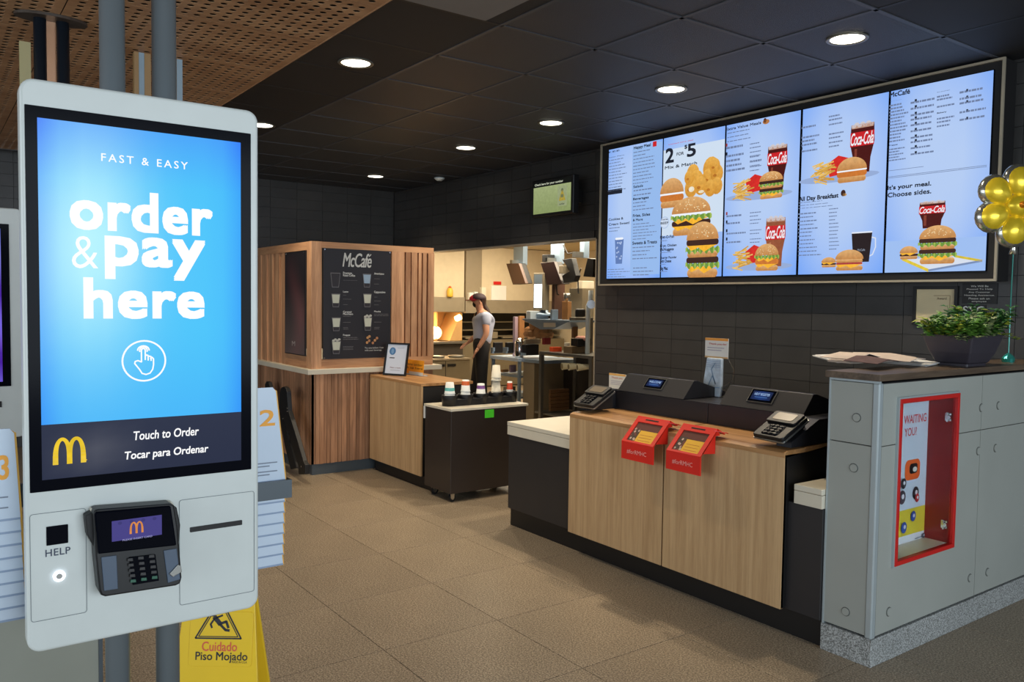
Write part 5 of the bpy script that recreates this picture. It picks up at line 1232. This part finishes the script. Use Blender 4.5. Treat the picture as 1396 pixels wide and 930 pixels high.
pd = MB(); PR = rrect(cw(258,880)[0],cw(344,880)[0],cw(300,921-12)[1],.56,.012,4)
pd.prism([P0+u*x+up_*y+c.n*.0002 for x,y in PR], c.n*.002).build('raised_panel', M_YW, ws, bevel=.0015)
c.P0 = P0+c.n*.0024; BK = C(40,40,46)
ctri = [cw(266,877),cw(329,864),cw(297,822)]
mx = (cw(266,877)[0]+cw(329,864)[0])/2; by_ = (cw(266,877)[1]+cw(329,864)[1])/2; hw_ = (cw(329,864)[0]-cw(266,877)[0])/2
tri = lambda f: [(mx-hw_*f,by_+hw_*(1-f)*.55),(mx+hw_*f,by_+hw_*(1-f)*.55),(mx,by_+hw_*1.75*f+hw_*(1-f)*.55),(mx-hw_*f,by_+hw_*(1-f)*.55)]
c.stroke(tri(1),.005,BK); c.stroke(tri(.86),.003,BK)
g_ = lambda pts,w: c.stroke([(mx+hw_*x,by_+hw_*y) for x,y in pts],hw_*w,BK)
c.ell((mx-hw_*.28,by_+hw_*1.02),hw_*.1,hw_*.1,BK); g_([(-.2,.9),(.05,.62)],.2); g_([(.05,.62),(.32,.72),(.42,.46)],.11); g_([(.05,.6),(.3,.36),(.46,.34)],.11); g_([(-.15,.86),(.14,.98)],.08); g_([(-.2,.84),(-.36,.6),(-.3,.45)],.08)
rowt = lambda s_,xl,xr,yb1,yt1,col,b: c.text(s_,(cw(xl,yb1)[0],cw((xl+xr)/2,yb1)[1]),(cw(xr,yb1)[0],cw((xl+xr)/2,yt1)[1]),col,b)
rowt('Cuidado',275,323,888,875,C(216,90,70),.03); rowt('Piso Mojado',266,337,904,889,BK,.03); rowt('MADE IN U.S.A.',316,337,904.5,901.5,BK,.0)
c.build('sign_print', PRINT, ws)

# ================================================================== KITCHEN
M_KDARK = pm('kitchen_dark', C(60,54,46), .5); M_KMID = pm('kitchen_taupe', C(128,116,92), .5, metal=.2)
def kthing(name,label,cat,c,group=None): return thing(name,label,cat,tuple(c),group)
def kdim(x0,x1,yt,yb,Y0,D):
    ym = (yt+yb)/2; a = onY(x0,ym,Y0).x; b = onY(x1,ym,Y0+D).x
    while b < a+.03 and D > .03: D *= .7; b = onY(x1,ym,Y0+D).x
    b = max(b, a+.03)
    d = Vector((b,Y0,0)); dep_ = d.dot(Vector((FWD.x,FWD.y,0))); dep_ = dep_*1.0
    xs = 698+FPX*(d.dot(RIGHT)-(0))/dep_; zt = onY(xs,yt,Y0).z; zb = onY(xs,yb,Y0).z
    return (a,b,Y0,Y0+D,zb,zt)
def kb(name,label,cat,x0,x1,yt,yb,Y0,D,mat,part='body',bevel=.004,group=None,zb=None):
    d = kdim(x0,x1,yt,yb,Y0,D)
    if zb is not None: d = d[:4]+(zb,d[5])
    t = kthing(name,label,cat,((d[0]+d[1])/2,(d[2]+d[3])/2,d[4]),group)
    bx(*d).build(part, mat, t, bevel=bevel); return t, d
# ceiling light panels
for k,(x,y) in enumerate(((733,338),(813,328),(655,352))):
    q = at(x,y,(11.5,10.2,13.5)[k]); q.z = 2.59
    t = kthing('kitchen_light', ('bright rectangular kitchen ceiling light above the hanging monitors','bright kitchen ceiling light at the right end of the opening','kitchen ceiling light toward the fryer hood')[k],'ceiling light',q,'kitchen ceiling lights')
    bx(q.x-.35,q.x+.35,q.y-.3,q.y+.3,2.575,2.6).build('diffuser', pm('kitchen_diffuser',C(255,236,200),.5,emit=((1,.86,.62),4.5)), t); bx(q.x-.38,q.x+.38,q.y-.33,q.y+.33,2.585,2.6).build('frame', M_WHITE, t)
lamp('AREA','kitchen_lamp_fill',(-8.2,7.0,2.5),110,(1,.86,.64),2.2,(-8.2,7.4,0),sizey=1.8)
lamp('AREA','kitchen_lamp_fill',(-11.2,8.2,2.5),70,(1,.86,.64),1.6,(-11.8,8.2,0),sizey=1.6)
lamp('AREA','kitchen_lamp_fill',(-11.2,6.3,2.5),40,(1,.86,.64),.8,(-12.3,6.4,1),sizey=.8)  # added fill, brightens the kitchen seen through the booth slats
# fry line on the left wall
hx = -12.5
t = kthing('fryer_hood','tan steel hood with cream panel above the glowing fry station','hood',(-12.9,7.4,1.4))
bx(-13.25,hx,6.2,7.98,1.40,1.665).build('hood_band', M_HOOD, t, bevel=.004); bx(-13.25,hx-.03,6.2,7.98,1.667,2.59).build('upper_panel', M_CREAMW, t)
t = kthing('grill_hood','long tan steel hood over the grill line behind the crew member','hood',(-12.9,9.2,1.37))
bx(-13.25,hx,8.0,10.5,1.38,1.62).build('hood_band', M_HOOD, t, bevel=.004); bx(-13.25,hx-.03,8.36,10.5,1.622,2.59).build('upper_panel', M_CREAMW, t)
bx(-13.25,hx+.0,8.0,8.34,1.622,2.59).build('pilaster', M_PILA, t)
t = kthing('fry_station','glowing fry holding station with curved warm lamps','fry station',(-12.8,7.3,.4))
M_WARM = pm('warm_panel', C(226,180,120), .35, metal=.3)
bx(-13.2,hx+.02,6.2,7.98,.83,.87).build('counter', M_STEEL, t, bevel=.003); bx(-13.2,hx-.05,6.2,7.98,.02,.82).build('cabinet', M_KDARK, t)
bx(-13.2,-13.1,6.2,7.98,.88,1.39).build('back_panel', M_WARM, t)
MB().prism([(-13.08,7.72,.88),(-13.08,7.95,1.39),(-13.08,7.98,1.39),(-13.08,7.98,.88)],(.5,0,0)).build('side_panel', M_WARM, t)
bx(-13.1,-12.7,7.50,7.53,.88,1.39).build('divider', M_WARM, t)
M_LAMP = pm('heat_lamp', C(255,220,150), .4, emit=((1,.78,.42),3.2))
for y in (7.02,7.30,7.52): MB().ell((-12.75,y,1.02),.10,.12,.12,16,10).build('heat_lamp', M_LAMP, t, smooth=True)
MB().cyl((-12.6,7.86,1.27),(-12.6,7.95,1.31),.055,n=14).build('heat_lamp', M_LAMP, t)
lamp('POINT','fry_glow',(-12.6,7.35,1.2),14,(1,.68,.34),.15)
t = kthing('prep_unit','low tan steel prep unit with dark handles in front of the fry station','kitchen unit',(-11.3,7.2,.02))
a_ = onX(641,494,-11.0).y
bx(-11.6,-11.0,5.7,a_,.02,.66).build('cabinet', M_KMID, t, bevel=.003); bx(-11.62,-10.98,5.7,a_+.01,.662,.69).build('counter', M_HOOD, t, bevel=.002)
for (u0_,u1_) in ((599,606),(610,621)):
    y0,y1 = onX(u0_,497,-11).y, onX(u1_,497,-11).y; z = onX(612,498,-11).z; bx(-10.995,-10.985,y0,y1,z-.02,z+.02).build('handle', M_BLACK, t)
for y in (onX(607.5,500,-11).y,): bx(-10.999,-10.994,y-.004,y+.004,.03,.65).build('door_gap', M_KDARK, t)
for k,(x,y,r) in enumerate(((597,482,.1),(622,484,.12))):
    q = onX(x,y,-11.2); MB().lathe((q.x,q.y,.692),[(0,0),(r,.0),(r+.02,.03),(r,.034),(0,.02)],16).build('pan', M_STEEL, t, smooth=True)
q = onX(609,405,-12.6)
t = kthing('squeeze_bottle','yellow squeeze bottle standing on the fryer hood','bottle',(-12.53,q.y,1.667))
MB().lathe((-12.49,q.y,1.667),[(0,0),(.05,0),(.055,.03),(.055,.12),(.03,.16),(.02,.165),(.012,.2),(0,.2)],16).build('bottle_body', pm('mustard',C(220,180,60),.4), t, smooth=True)
MB().cyl((-12.49,q.y,1.83),(-12.49,q.y,1.85),.026,n=12).build('cap', M_RED, t)
for (x0,x1,yt,yb,nm,lab,mt,tz) in ((669.5,690,390,409.5,'order_sheet','white sheet on the tan hood left of the hanging monitors',M_PAPER,.02),(673,683,384,388,'red_tag','small red tag above the white sheet on the hood',M_RED,.02),(636.5,642,399,410,'white_box','small white box at the left end of the grill hood',M_PAPER,.1),(643,648,398,411,'white_canister','second white container beside the small box on the grill hood',M_WHITE,.1),(653,659,392,404,'cream_cup','cream cup above the crew member on the grill hood',M_WTOP,.1)):
    a_, b_ = onX(x0,yb,hx-.02), onX(x1,yt,hx-.02); t = kthing(nm,lab,nm.split('_')[1],(hx-.03,(a_.y+b_.y)/2,a_.z)); bx(hx-.03,hx-.03+tz,a_.y,b_.y,max(a_.z,1.624),b_.z).build('body',mt,t,bevel=.002)
t = kthing('grill_line','dark grill equipment line below the long hood','grill',(-12.8,9,.1))
bx(-13.2,-12.6,8.0,10.4,.02,.88).build('cabinet', M_KMID, t); bx(-13.2,-13.0,8.0,10.4,.89,1.37).build('back_panel', M_KDARK, t)
for z in (.93,1.05,1.2): bx(-13.0,-12.75,8.02,10.4,z,z+.02).build('rail', M_KMID, t)
for k in range(5): bx(-12.9,-12.72,8.15+k*.42,8.45+k*.42,.9,.925+.1*(k%2)).build('platen', M_HOOD, t, bevel=.004)
# assembly table
YT = 6.2
t = kthing('assembly_table','cool steel assembly table with lower shelves behind the cup cart','table',(-8.8,6.4,0))
X0,X1 = onY(668,486,YT).x, onY(706.5,490,YT).x
bx(X0,X1,YT,YT+.65,.83,.875).build('tabletop', pm('cool_lit_steel',C(206,224,244),.3,metal=.2), t, bevel=.003)  # pale blue colour stands in for cool light on the tabletop
for z in (.35,.62): bx(X0+.02,X1-.01,YT+.03,YT+.62,z,z+.025).build('shelf', M_BLUESTEEL, t)
for x in (X0+.01,X1-.04):
    for y in (YT+.02,YT+.6): bx(x,x+.035,y,y+.035,0,.83).build('leg', M_BLUESTEEL, t)
bx(X0+.03,X1-.03,YT+.62,YT+.64,.05,.82).build('back_panel', M_KDARK, t)
kb('carton','lilac and brown carton on the upper shelf of the assembly table','carton',694,704,498,508,YT+.1,.2,pm('lilac',C(170,140,150),.6))
kb('carton','flat brown carton on the upper shelf of the assembly table','carton',683,693,504,508,YT+.08,.2,M_KRAFT)
kb('cup_sleeve','tall cream sleeve of cups at the left of the table shelf','cup sleeve',672,682,500,534,YT+.02,.1,M_WTOP)
kb('carton','grey carton on the lower shelf of the assembly table','carton',686,703,528,538,YT+.1,.2,M_HOOD)
for k,(x0,x1) in enumerate(((671.5,686),(688,701))):
    t, d = kb('bin_row','black two-slot bin with blue dividers, '+('left' if k==0 else 'right')+' one on the assembly table','bin',x0,x1,467,482,YT+.03,.3,M_BLACK,bevel=.01)
    bx(d[0],d[1],d[2]-.03,d[2]-.001,d[4]-.0,d[4]+.03).build('front_rail', M_BLUESTEEL, t)
    for f in (.02,.48,.94): bx(d[0]+(d[1]-d[0])*f,d[0]+(d[1]-d[0])*f+.02,d[2]-.03,d[2]-.001,d[4]+.03,d[4]+.08).build('divider', M_BLUESTEEL, t)
q = onY(708,484,YT+.1); t = kthing('steel_canister','bright steel canister beside the black bins','canister',(q.x,q.y,.876))
zt = onY(708,461,YT+.1).z; MB().lathe((q.x,q.y,.876),[(0,0),(.055,0),(.06,.02),(.06,(zt-.876)*.8),(.03,zt-.876),(0,zt-.876)],18).build('canister_body', M_CHROME, t, smooth=True)
YR = 6.15
# counter between table and rack
t = kthing('bag_counter','narrow dark counter between assembly table and steel rack','counter',(-8.3,6.6,0))
X2,X3 = onY(706.5,488,YR+.05).x, onY(736,490,YR+.05).x
bx(X2+.01,X3-.01,YR+.1,YR+.75,.83,.872).build('countertop', M_BLUESTEEL, t, bevel=.002); bx(X2+.02,X2+.25,YR+.12,YR+.7,.02,.83).build('side_cabinet', M_PILA, t); bx(X2+.25,X3-.02,YR+.6,YR+.7,.02,.83).build('back_panel', M_KDARK, t); bx(X2+.27,X3-.02,YR+.12,YR+.6,.2,.225).build('shelf', M_STEEL, t)
for k,(x0,x1,yt,yb,mt) in enumerate(((722,729,498,512,M_KRAFT),(728,736,506,520,pm('bun_bag',C(214,176,96),.4)),(721,729,514,530,MATS['bun_bag']),(729,737,521,536,pm('pale_bag',C(220,200,180),.4)),(722,730,531,541,M_KRAFT))):
    kb('bun_pack',('brown','yellow','yellowish','pale','tan')[k]+' wrapped bun pack '+('at the top','upper right','in the middle left','lower right','lowest left')[k]+' of the stack beside the rack','food pack',x0,x1,yt,yb,YR+.15+.02*k,.16,mt,bevel=.02)
kb('carton','white carton with a red mark at the foot of the bun packs','carton',717,735,541,554,YR+.15,.25,M_PAPER)
t, d = kb('bin_row','black bin with blue rails right of the steel canister','bin',712,735,470,485,YR+.15,.3,M_BLACK,bevel=.01)
bx(d[0],d[1],d[2]-.03,d[2]-.001,d[4],d[4]+.03).build('front_rail', M_BLUESTEEL, t)
kb('tray_stack','tan box on top of the black bin','box',713,737,463,469.5,YR+.2,.25,M_HOOD)
kb('red_carton','dark red carton beside the paper bags','carton',739,751,461,470,YR+.3,.2,pm('dark_red_box',C(150,40,44),.5))
kb('sleeve_carton','tall lilac carton standing at the left of the paper bags','carton',699,706,432,473,YR+.25,.1,pm('lilac_pale',C(196,170,184),.6),zb=.873)
kb('sleeve_carton','tall brown carton standing at the left of the paper bags','carton',706,715,431,472,YR+.32,.12,M_KRAFT,zb=.873)
rnd = random.Random(3)
for k,(x,y,w_,h_) in enumerate(((724,462,.22,.16),(736,461,.2,.2),(745,463,.2,.14),(730,452,.16,.18))):
    q = onY(x,y,YR+.4); t = kthing('paper_bag',('crumpled kraft bag at the left of the heap','tall crumpled kraft bag in the middle of the heap','crumpled kraft bag at the right of the heap','crumpled kraft bag on top of the heap')[k],'paper bag',(q.x,q.y,q.z))
    m = MB(); m.ell((q.x,q.y,q.z+h_/2),w_/2,.09,h_/2,10,7,f=lambda p: p*rnd.uniform(.78,1.2)); m.build('bag_body', M_KRAFT, t)
# wedge shelf with steel machine and lit dispenser
YS = 6.35
t = kthing('wedge_shelf','cool steel wedge shelf carrying the lit machine above the paper bags','shelf',(-8.2,6.5,1.3))
P = [onY(x,y,YS) for x,y in ((714,437),(778,437),(754,449),(736,449))]
MB().prism(P,(0,.45,0)).build('bracket', M_BLUESTEEL, t, bevel=.003)
zt = onY(714,436.5,YS).z; bx(P[0].x,P[1].x,YS-.02,YS+.5,zt,zt+.02).build('shelf_top', M_BLUESTEEL, t)
P2 = [onY(x,y,YS-.008) for x,y in ((741,446),(757,446),(757,440),(741,440))]; MB().prism(P2,(0,.005,0)).build('label_plate', M_WTOP, t)
kb('sealing_machine','pale steel sealing machine on the wedge shelf','machine',717,748,424,436,YS,.3,pm('machine_white',C(200,208,212),.35),bevel=.01)
kb('blue_unit','small blue grey box at the right of the sealing machine','box',750,761,422,436,YS,.2,M_BLUESTEEL)
t, d = kb('lit_dispenser','tall dispenser with a glowing white front on the wedge shelf','dispenser',727,749,372,423,YS+.14,.09,M_HOOD,bevel=.005)
bx(d[0]+.02,d[1]-.04,d[2]-.004,d[2]+.001,d[4]+.03,d[4]+(d[5]-d[4])*.7).build('lit_front', pm('lit_front',C(235,245,250),.3,emit=((.75,.9,1),1.3)), t)
bx(d[0]+.02,d[1]-.04,d[2]-.003,d[2]+.001,d[4]+(d[5]-d[4])*.72,d[5]-.02).build('upper_panel', M_BLUESTEEL, t)
MB().lathe(((d[0]+d[1])/2,d[2]+.1,d[4]-.07),[(0,0),(.16,0),(.14,.03),(.06,.04),(.05,.07),(0,.07)],18).build('pedestal', M_BLUESTEEL, t, smooth=True)
t, d = kb('upright_bag','upright kraft paper bag on the shelf right of the dispenser','paper bag',766,779,411,436,YS,.06,M_KRAFT,bevel=.003)
q = onY(773,407,YS+.06); t = kthing('grey_cup','grey metal cup above the upright paper bag','cup',(q.x,q.y,d[5])); MB().lathe((q.x,q.y,d[5]+.001),[(0,0),(.035,0),(.045,.1),(.04,.1),(.03,.01),(0,.01)],16).build('cup_body', M_STEEL, t, smooth=True)
kb('dark_cabinet','dark brown cabinet behind the dispenser','cabinet',752,770,384,436,YS+.25,.25,pm('brown_dark',C(84,56,44),.5))
# hanging monitors
def hmon(lab, poly, th, col0, col1, ctop, cbot, Y, mat):
    q = onY(poly[0][0],poly[0][1],Y); t = kthing('hanging_monitor',lab,'monitor',(q.x,Y,q.z),'monitors hanging in the kitchen')
    MB().prism([onY(x,y,Y) for x,y in poly],(0,.05,0)).build('screen_panel', mat, t, bevel=.003)
    P = [onY(x,y,Y+.055) for x,y in poly]; e_ = Vector((.10,.0,0)); MB().prism([p*1.0+Vector((.02,0,0)) for p in P],(0,.12,0)).build('rear_housing', M_BLACK, t, bevel=.01)
    a_ = onY(col0,ctop,Y+.3); b_ = onY(col1,ctop,Y+.3); zb = onY(col0,cbot,Y+.3).z
    bx(a_.x,b_.x,Y+.25,Y+.33,zb,2.59).build('ceiling_post', M_BLUESTEEL, t); bx((a_.x+b_.x)/2-.03,(a_.x+b_.x)/2+.03,Y+.12,Y+.3,zb-.0,zb+.07).build('arm', M_STEEL, t)
M_SCR = pm('orange_reflect_screen', C(78,50,34), .25)  # brown paints the orange reflection on the dark monitor front
hmon('leftmost hanging kitchen monitor tilted toward the crew member',[(690,359.5),(707,359),(716.5,386.5),(699,388)],.05,704,717,338,362,6.9,M_SCR)
hmon('middle hanging kitchen monitor with a dark tilted panel',[(737,358.5),(755,356.5),(766,387),(746,388.5)],.05,755,767,332,360,6.5,pm('dark_maroon_screen',C(48,34,32),.25))
hmon('right hanging kitchen monitor partly behind the tiled wall',[(801,352),(809,353),(808,378),(795,377)],.05,795,801,330,352,6.3,M_BLACK)
kb('printer','black box printer on top of the middle hanging monitor','printer',739,756,347,357,6.62,.12,M_BLACK)
kb('monitor_mount','pale beige mounting box beside the middle monitor','mount',762,776,362,373,6.45,.1,M_HOOD)
t = kthing('hanging_monitor','black angled monitor right of the beige mounting box','monitor',onY(775,365,6.5),'monitors hanging in the kitchen')
MB().prism([onY(x,y,6.5) for x,y in ((766,354),(779,352),(785,376),(782,384),(768,386),(766,376),(776,370),(772,362))],(0,.08,0)).build('housing', M_BLACK, t, bevel=.005)
for k,(a_,b_) in enumerate((((768,334),(780,345)),((758,388),(762,402)),((784,378),(792,366)),((788,384),(789,400)))):
    P = [onY(*a_,6.6), (onY(*a_,6.6)+onY(*b_,6.6))/2+Vector((0,0,-.06)), onY(*b_,6.6)]; MB().tube(P,.008,6).build('cable', M_BLACK, t)
# steel rack at the right
t = kthing('steel_rack','open steel rack with a brown lower bay beside the tiled wall','rack',(-7.6,6.4,0))
X0,X1 = onY(735,480,YR).x, onY(807,487,YR).x; zt = onY(770,482,YR).z
bx(X0,X1,YR,YR+.6,zt-.035,zt).build('tabletop', M_STEEL, t, bevel=.003)
for x in (X0,X1-.05):
    for y in (YR,YR+.55): bx(x,x+.045,y,y+.045,0,zt-.036).build('leg', M_STEEL, t)
bx(X0+.05,X1-.05,YR+.57,YR+.59,.05,zt-.04).build('back_panel', M_KDARK, t); bx(X0+.05,X1-.05,YR+.03,YR+.57,.22,.235).build('wire_shelf', M_STEEL, t)
for k in range(3):
    q = onY((775,784,796)[k],(499,499.5,500.5)[k],YR+.1); t = kthing('yellow_cup',('cream cup lying on its side in the rack, left of three','cream cup lying on its side in the rack, middle of three','cream cup lying on its side in the rack, right of three')[k],'cup',q,'cups lying in the rack')
    dx = Vector((.03,.085,.005)); MB().cyl(q-dx*.9,q+dx*.7,.043,.03,18).build('cup_body', pm('cup_ivory',C(240,232,196),.5), t, smooth=False); MB().cyl(q-dx*.93,q-dx*.91,.032,n=14).build('cup_mouth', pm('cup_inside',C(120,110,80),.6), t)
    bx(q.x-.06,q.x+.06,q.y+.05,YR+.57,q.z-.01,q.z+.0).build('holder_bar', M_BLACK, t)
for k in range(6):
    d = kdim(748,776,532+5*k,536.4+5*k,YR+.12,.3); t = kthing('brown_box',('topmost','second','third','fourth','fifth','lowest')[k]+' flat brown box of the stack under the rack','box',((d[0]+d[1])/2,YR+.25,d[4]),'flat brown boxes under the rack')
    bx(*d).build('box_body', pm('brown_card',C(112,80,50),.6,rnd=.1), t, bevel=.003)
kb('orange_tub','shallow orange tub on the steel rack','tub',749,766,473.5,480,YR+.08,.2,pm('orange_tub',C(230,84,40),.4))
t, d = kb('brown_tray','long brown tray on the steel rack','tray',768,806,473,485,YR+.05,.3,pm('tray_brown',C(110,90,64),.5))
t, d = kb('black_bin','black bin of pink food packs on the brown tray','bin',778,806,462,472.5,YR+.1,.3,M_BLACK,bevel=.006)
for k in range(5): MB().ell((d[0]+(d[1]-d[0])*(.15+.17*k),d[2]+.12,d[5]),.05,.05,.03,10,6).build('food_pack', pm('pink_food',C(214,150,130),.5), t, smooth=True)
kb('small_tub','small pale tub left of the black bin','tub',769,777,467.5,472.5,YR+.1,.1,M_WTOP)
t, d = kb('upper_shelf','short steel shelf by the tiled wall carrying a black machine','shelf',776,809,433,437,YR+.1,.35,M_STEEL,part='shelf_board')
bx(d[1]-.04,d[1],d[3]-.04,d[3],d[4]-.6,d[4]).build('post', M_STEEL, t)
kb('black_machine','small black machine on the short steel shelf','machine',783,799,421,432.5,YR+.15,.2,M_BLACK,bevel=.02)
kb('beige_panel','dull beige cabinet behind the black machine','cabinet',776,810,393,435,YR+.5,.2,M_PILA)
q = onY(805,418,YR+.2); t = kthing('white_pipe','white pipe with a ring fitting next to the tiled wall','pipe',q); MB().tube([onY(805.5,396,YR+.2),onY(805,410,YR+.2),onY(802,417,YR+.2),Vector((onY(802,417,YR+.2).x,YR+.2,.985))],.028,10).build('pipe_body', M_WHITE, t, smooth=True); MB().cyl(onY(806,415,YR+.1),onY(806,415,YR+.13),.05,n=18).build('ring_fitting', M_CHROME, t)
kb('green_box','cream box with a green mark on a high shelf by the tiled wall','box',786,810,383,393,YR+.6,.2,M_WTOP)
q = onX(716.5,407,hx-.1); t = kthing('orange_pot','small orange pot on the hood ledge under the left monitor','pot',(q.x,q.y,1.621)); MB().lathe((q.x,q.y,1.621),[(0,0),(.06,0),(.07,.09),(.06,.09),(.05,.02),(0,.02)],16).build('pot_body', pm('orange_pot',C(220,120,70),.5), t, smooth=True)
kb('brown_cabinet','brown side cabinet under the short steel shelf','cabinet',779,788,438,461,YR+.45,.15,pm('brown_mid',C(128,88,54),.5))

# ================================================================== CREW MEMBER
PD = 11.2
FH = Vector((FWD.x,FWD.y,0)).normalized()
def bp(x,y,off=0): return at(x,y,PD)+FH*off
foot = at(652,560,PD); foot.z = 0
crew = thing('person','crew member in dark cap, black mask and pale blue shirt, reaching left','person',tuple(foot))
M_SKIN = pm('skin', C(206,150,120), .5); M_SHIRT = pm('shirt_blue_grey', C(184,190,212), .75, var=.06); M_TROU = pm('black_trousers', C(22,20,22), .8); M_HAIR = pm('brown_hair', C(58,36,26), .6); 
def skin(name, nodes, edges, mat, sub=2, root=0, parent=crew):
    me = bpy.data.meshes.new(name); org = ORG[crew]
    me.from_pydata([tuple(p-org) for p,_ in nodes], edges, []); me.materials.append(mat)
    o = bpy.data.objects.new(name, me); _link(o, parent); ORG[o] = org
    sk = o.modifiers.new('skin','SKIN'); sk.use_smooth_shade = True
    for i,(p,r) in enumerate(nodes):
        rr2 = r if isinstance(r,tuple) else (r,r)
        me.skin_vertices[0].data[i].radius = rr2; me.skin_vertices[0].data[i].use_root = (i == root)
    s_ = o.modifiers.new('sub','SUBSURF'); s_.levels = sub; s_.render_levels = sub
    return o
def gz(p, z): p = p.copy(); p.z = z; return p
hip, ch = bp(657,470), bp(659,441)
kn, ank = gz(bp(657,515,-.09),.48), gz(bp(660,552,-.09),.09)
kf, anf = gz(bp(648,515,.09),.48), gz(bp(644,552,.09),.09)
nodes = [(hip,.10),(bp(658,456),.09),(ch,.12),(bp(658,431),.09),(bp(655.5,424),.052),(bp(653.5,418),.062),(bp(652,411.5),.088),(bp(653,406),.07),
         (bp(662,433,-.15),.058),(bp(664,455,-.21),.042),(bp(652.5,474,-.21),.03),
         (bp(656,433,.15),.058),(bp(650,457,.2),.042),(bp(637,468,.16),.03),
         (bp(657,478,-.09),.095),(kn,.062),(ank,.04),(bp(656,478,.09),.095),(kf,.062),(anf,.04)]
body = skin('body', nodes, [(0,1),(1,2),(2,3),(3,4),(4,5),(5,6),(6,7),(3,8),(8,9),(9,10),(3,11),(11,12),(12,13),(0,14),(14,15),(15,16),(0,17),(17,18),(18,19)], M_SKIN)
def hand(w, d, side, name):   # w wrist, d direction, five fingers
    d = d.normalized(); u = d.cross(Vector((0,0,1))).normalized()*side; n_ = [(w-d*.015,.026),(w+d*.05,(.036,.018))]; e_ = [(0,1)]
    for k,(off,L) in enumerate(((-.03,.055),(-.01,.068),(.01,.064),(.028,.05))):
        b = w+d*.07+u*off; i = len(n_); n_ += [(b,.0095),(b+d*L*.55+Vector((0,0,-.006)),.0085),(b+d*L+Vector((0,0,-.022)),.007)]; e_ += [(1,i),(i,i+1),(i+1,i+2)]
    i = len(n_); b = w+d*.03+u*-.035; n_ += [(b,.011),(b+d*.03-u*.02,.009)]; e_ += [(1,i),(i,i+1)]
    return skin(name, n_, e_, M_SKIN, 1)
hand(bp(652.5,474,-.21), bp(646.5,484,-.2)-bp(652.5,474,-.21), 1, 'hand')
hand(bp(637,468,.16), bp(628,474,.1)-bp(637,468,.16), -1, 'hand')
shirt = skin('shirt', [(bp(657,474),.14),(bp(658,456),.135),(bp(659.5,441),.155),(bp(658.5,431.5),.118),(bp(656.5,427),.07),(bp(662.5,433,-.16),.078),(bp(664.5,446,-.19),.066),(bp(655.5,433,.16),.078),(bp(652,446,.18),.066)],
     [(0,1),(1,2),(2,3),(3,4),(3,5),(5,6),(3,7),(7,8)], M_SHIRT)
skin('trousers', [(bp(658,456),.118),(bp(657,475),.15),(bp(657,480,-.09),.11),(kn,.078),(gz(ank,.13),.066),(bp(656,480,.09),.11),(kf,.078),(gz(anf,.13),.066)], [(0,1),(1,2),(2,3),(3,4),(1,5),(5,6),(6,7)], M_TROU)
Lf = -Vector((RIGHT.x,RIGHT.y,0)).normalized()
for a_ in (ank, anf): skin('shoe', [(gz(a_-Lf*.05,.05),.045),(gz(a_+Lf*.06,.045),.045),(gz(a_+Lf*.15,.035),.032)], [(0,1),(1,2)], M_BLACK, 1)
skin('hair', [(bp(654.5,407.5),.094),(bp(657.5,410),.085),(bp(659,415),.035),(bp(662,420),.038),(bp(666,427),.036),(bp(669.5,435),.016)], [(0,1),(1,2),(2,3),(3,4),(4,5)], M_HAIR)
hc = bp(652.5,407); hc2 = hc+Vector((0,0,.0))
MB().ell(hc,.108,.108,.075,18,8,f=lambda p: Vector((p.x,p.y,max(p.z,-.012)))).build('cap_crown', pm('cap_dark',C(60,44,50),.7), crew, smooth=True)
MB().prism([hc+Lf*(.05+.13*math.sin(t))+FH*(.1*math.cos(t))+Vector((0,0,-.012-.02*math.sin(t))) for t in [PI*i/12 for i in range(13)]],(0,0,.008)).build('cap_brim', pm('cap_red',C(190,40,60),.6), crew)
MB().ell(hc+Lf*.045+Vector((0,0,.0)),.08,.085,.05,14,8).build('cap_front', MATS['cap_red'], crew, smooth=True)
MB().ell(bp(649.5,414.7),.055,.055,.05,14,8).build('face_mask', M_BLACKM, crew, smooth=True)
MB().ell(bp(645.6,412,0),.014,.014,.02,10,6).build('nose', M_SKIN, crew, smooth=True)
MB().ell(bp(654.5,412.5,-.09),.018,.01,.03,10,6).build('ear', M_SKIN, crew, smooth=True)
for s_ in (-1,1): MB().ell(bp(646.6,410.6,.032*s_),.012,.012,.008,10,6).build('eye', M_WHITE, crew, smooth=True)
MB().ell(bp(653,430),.05,.07,.06,12,6).build('collar', M_BLACKM, crew, smooth=True)
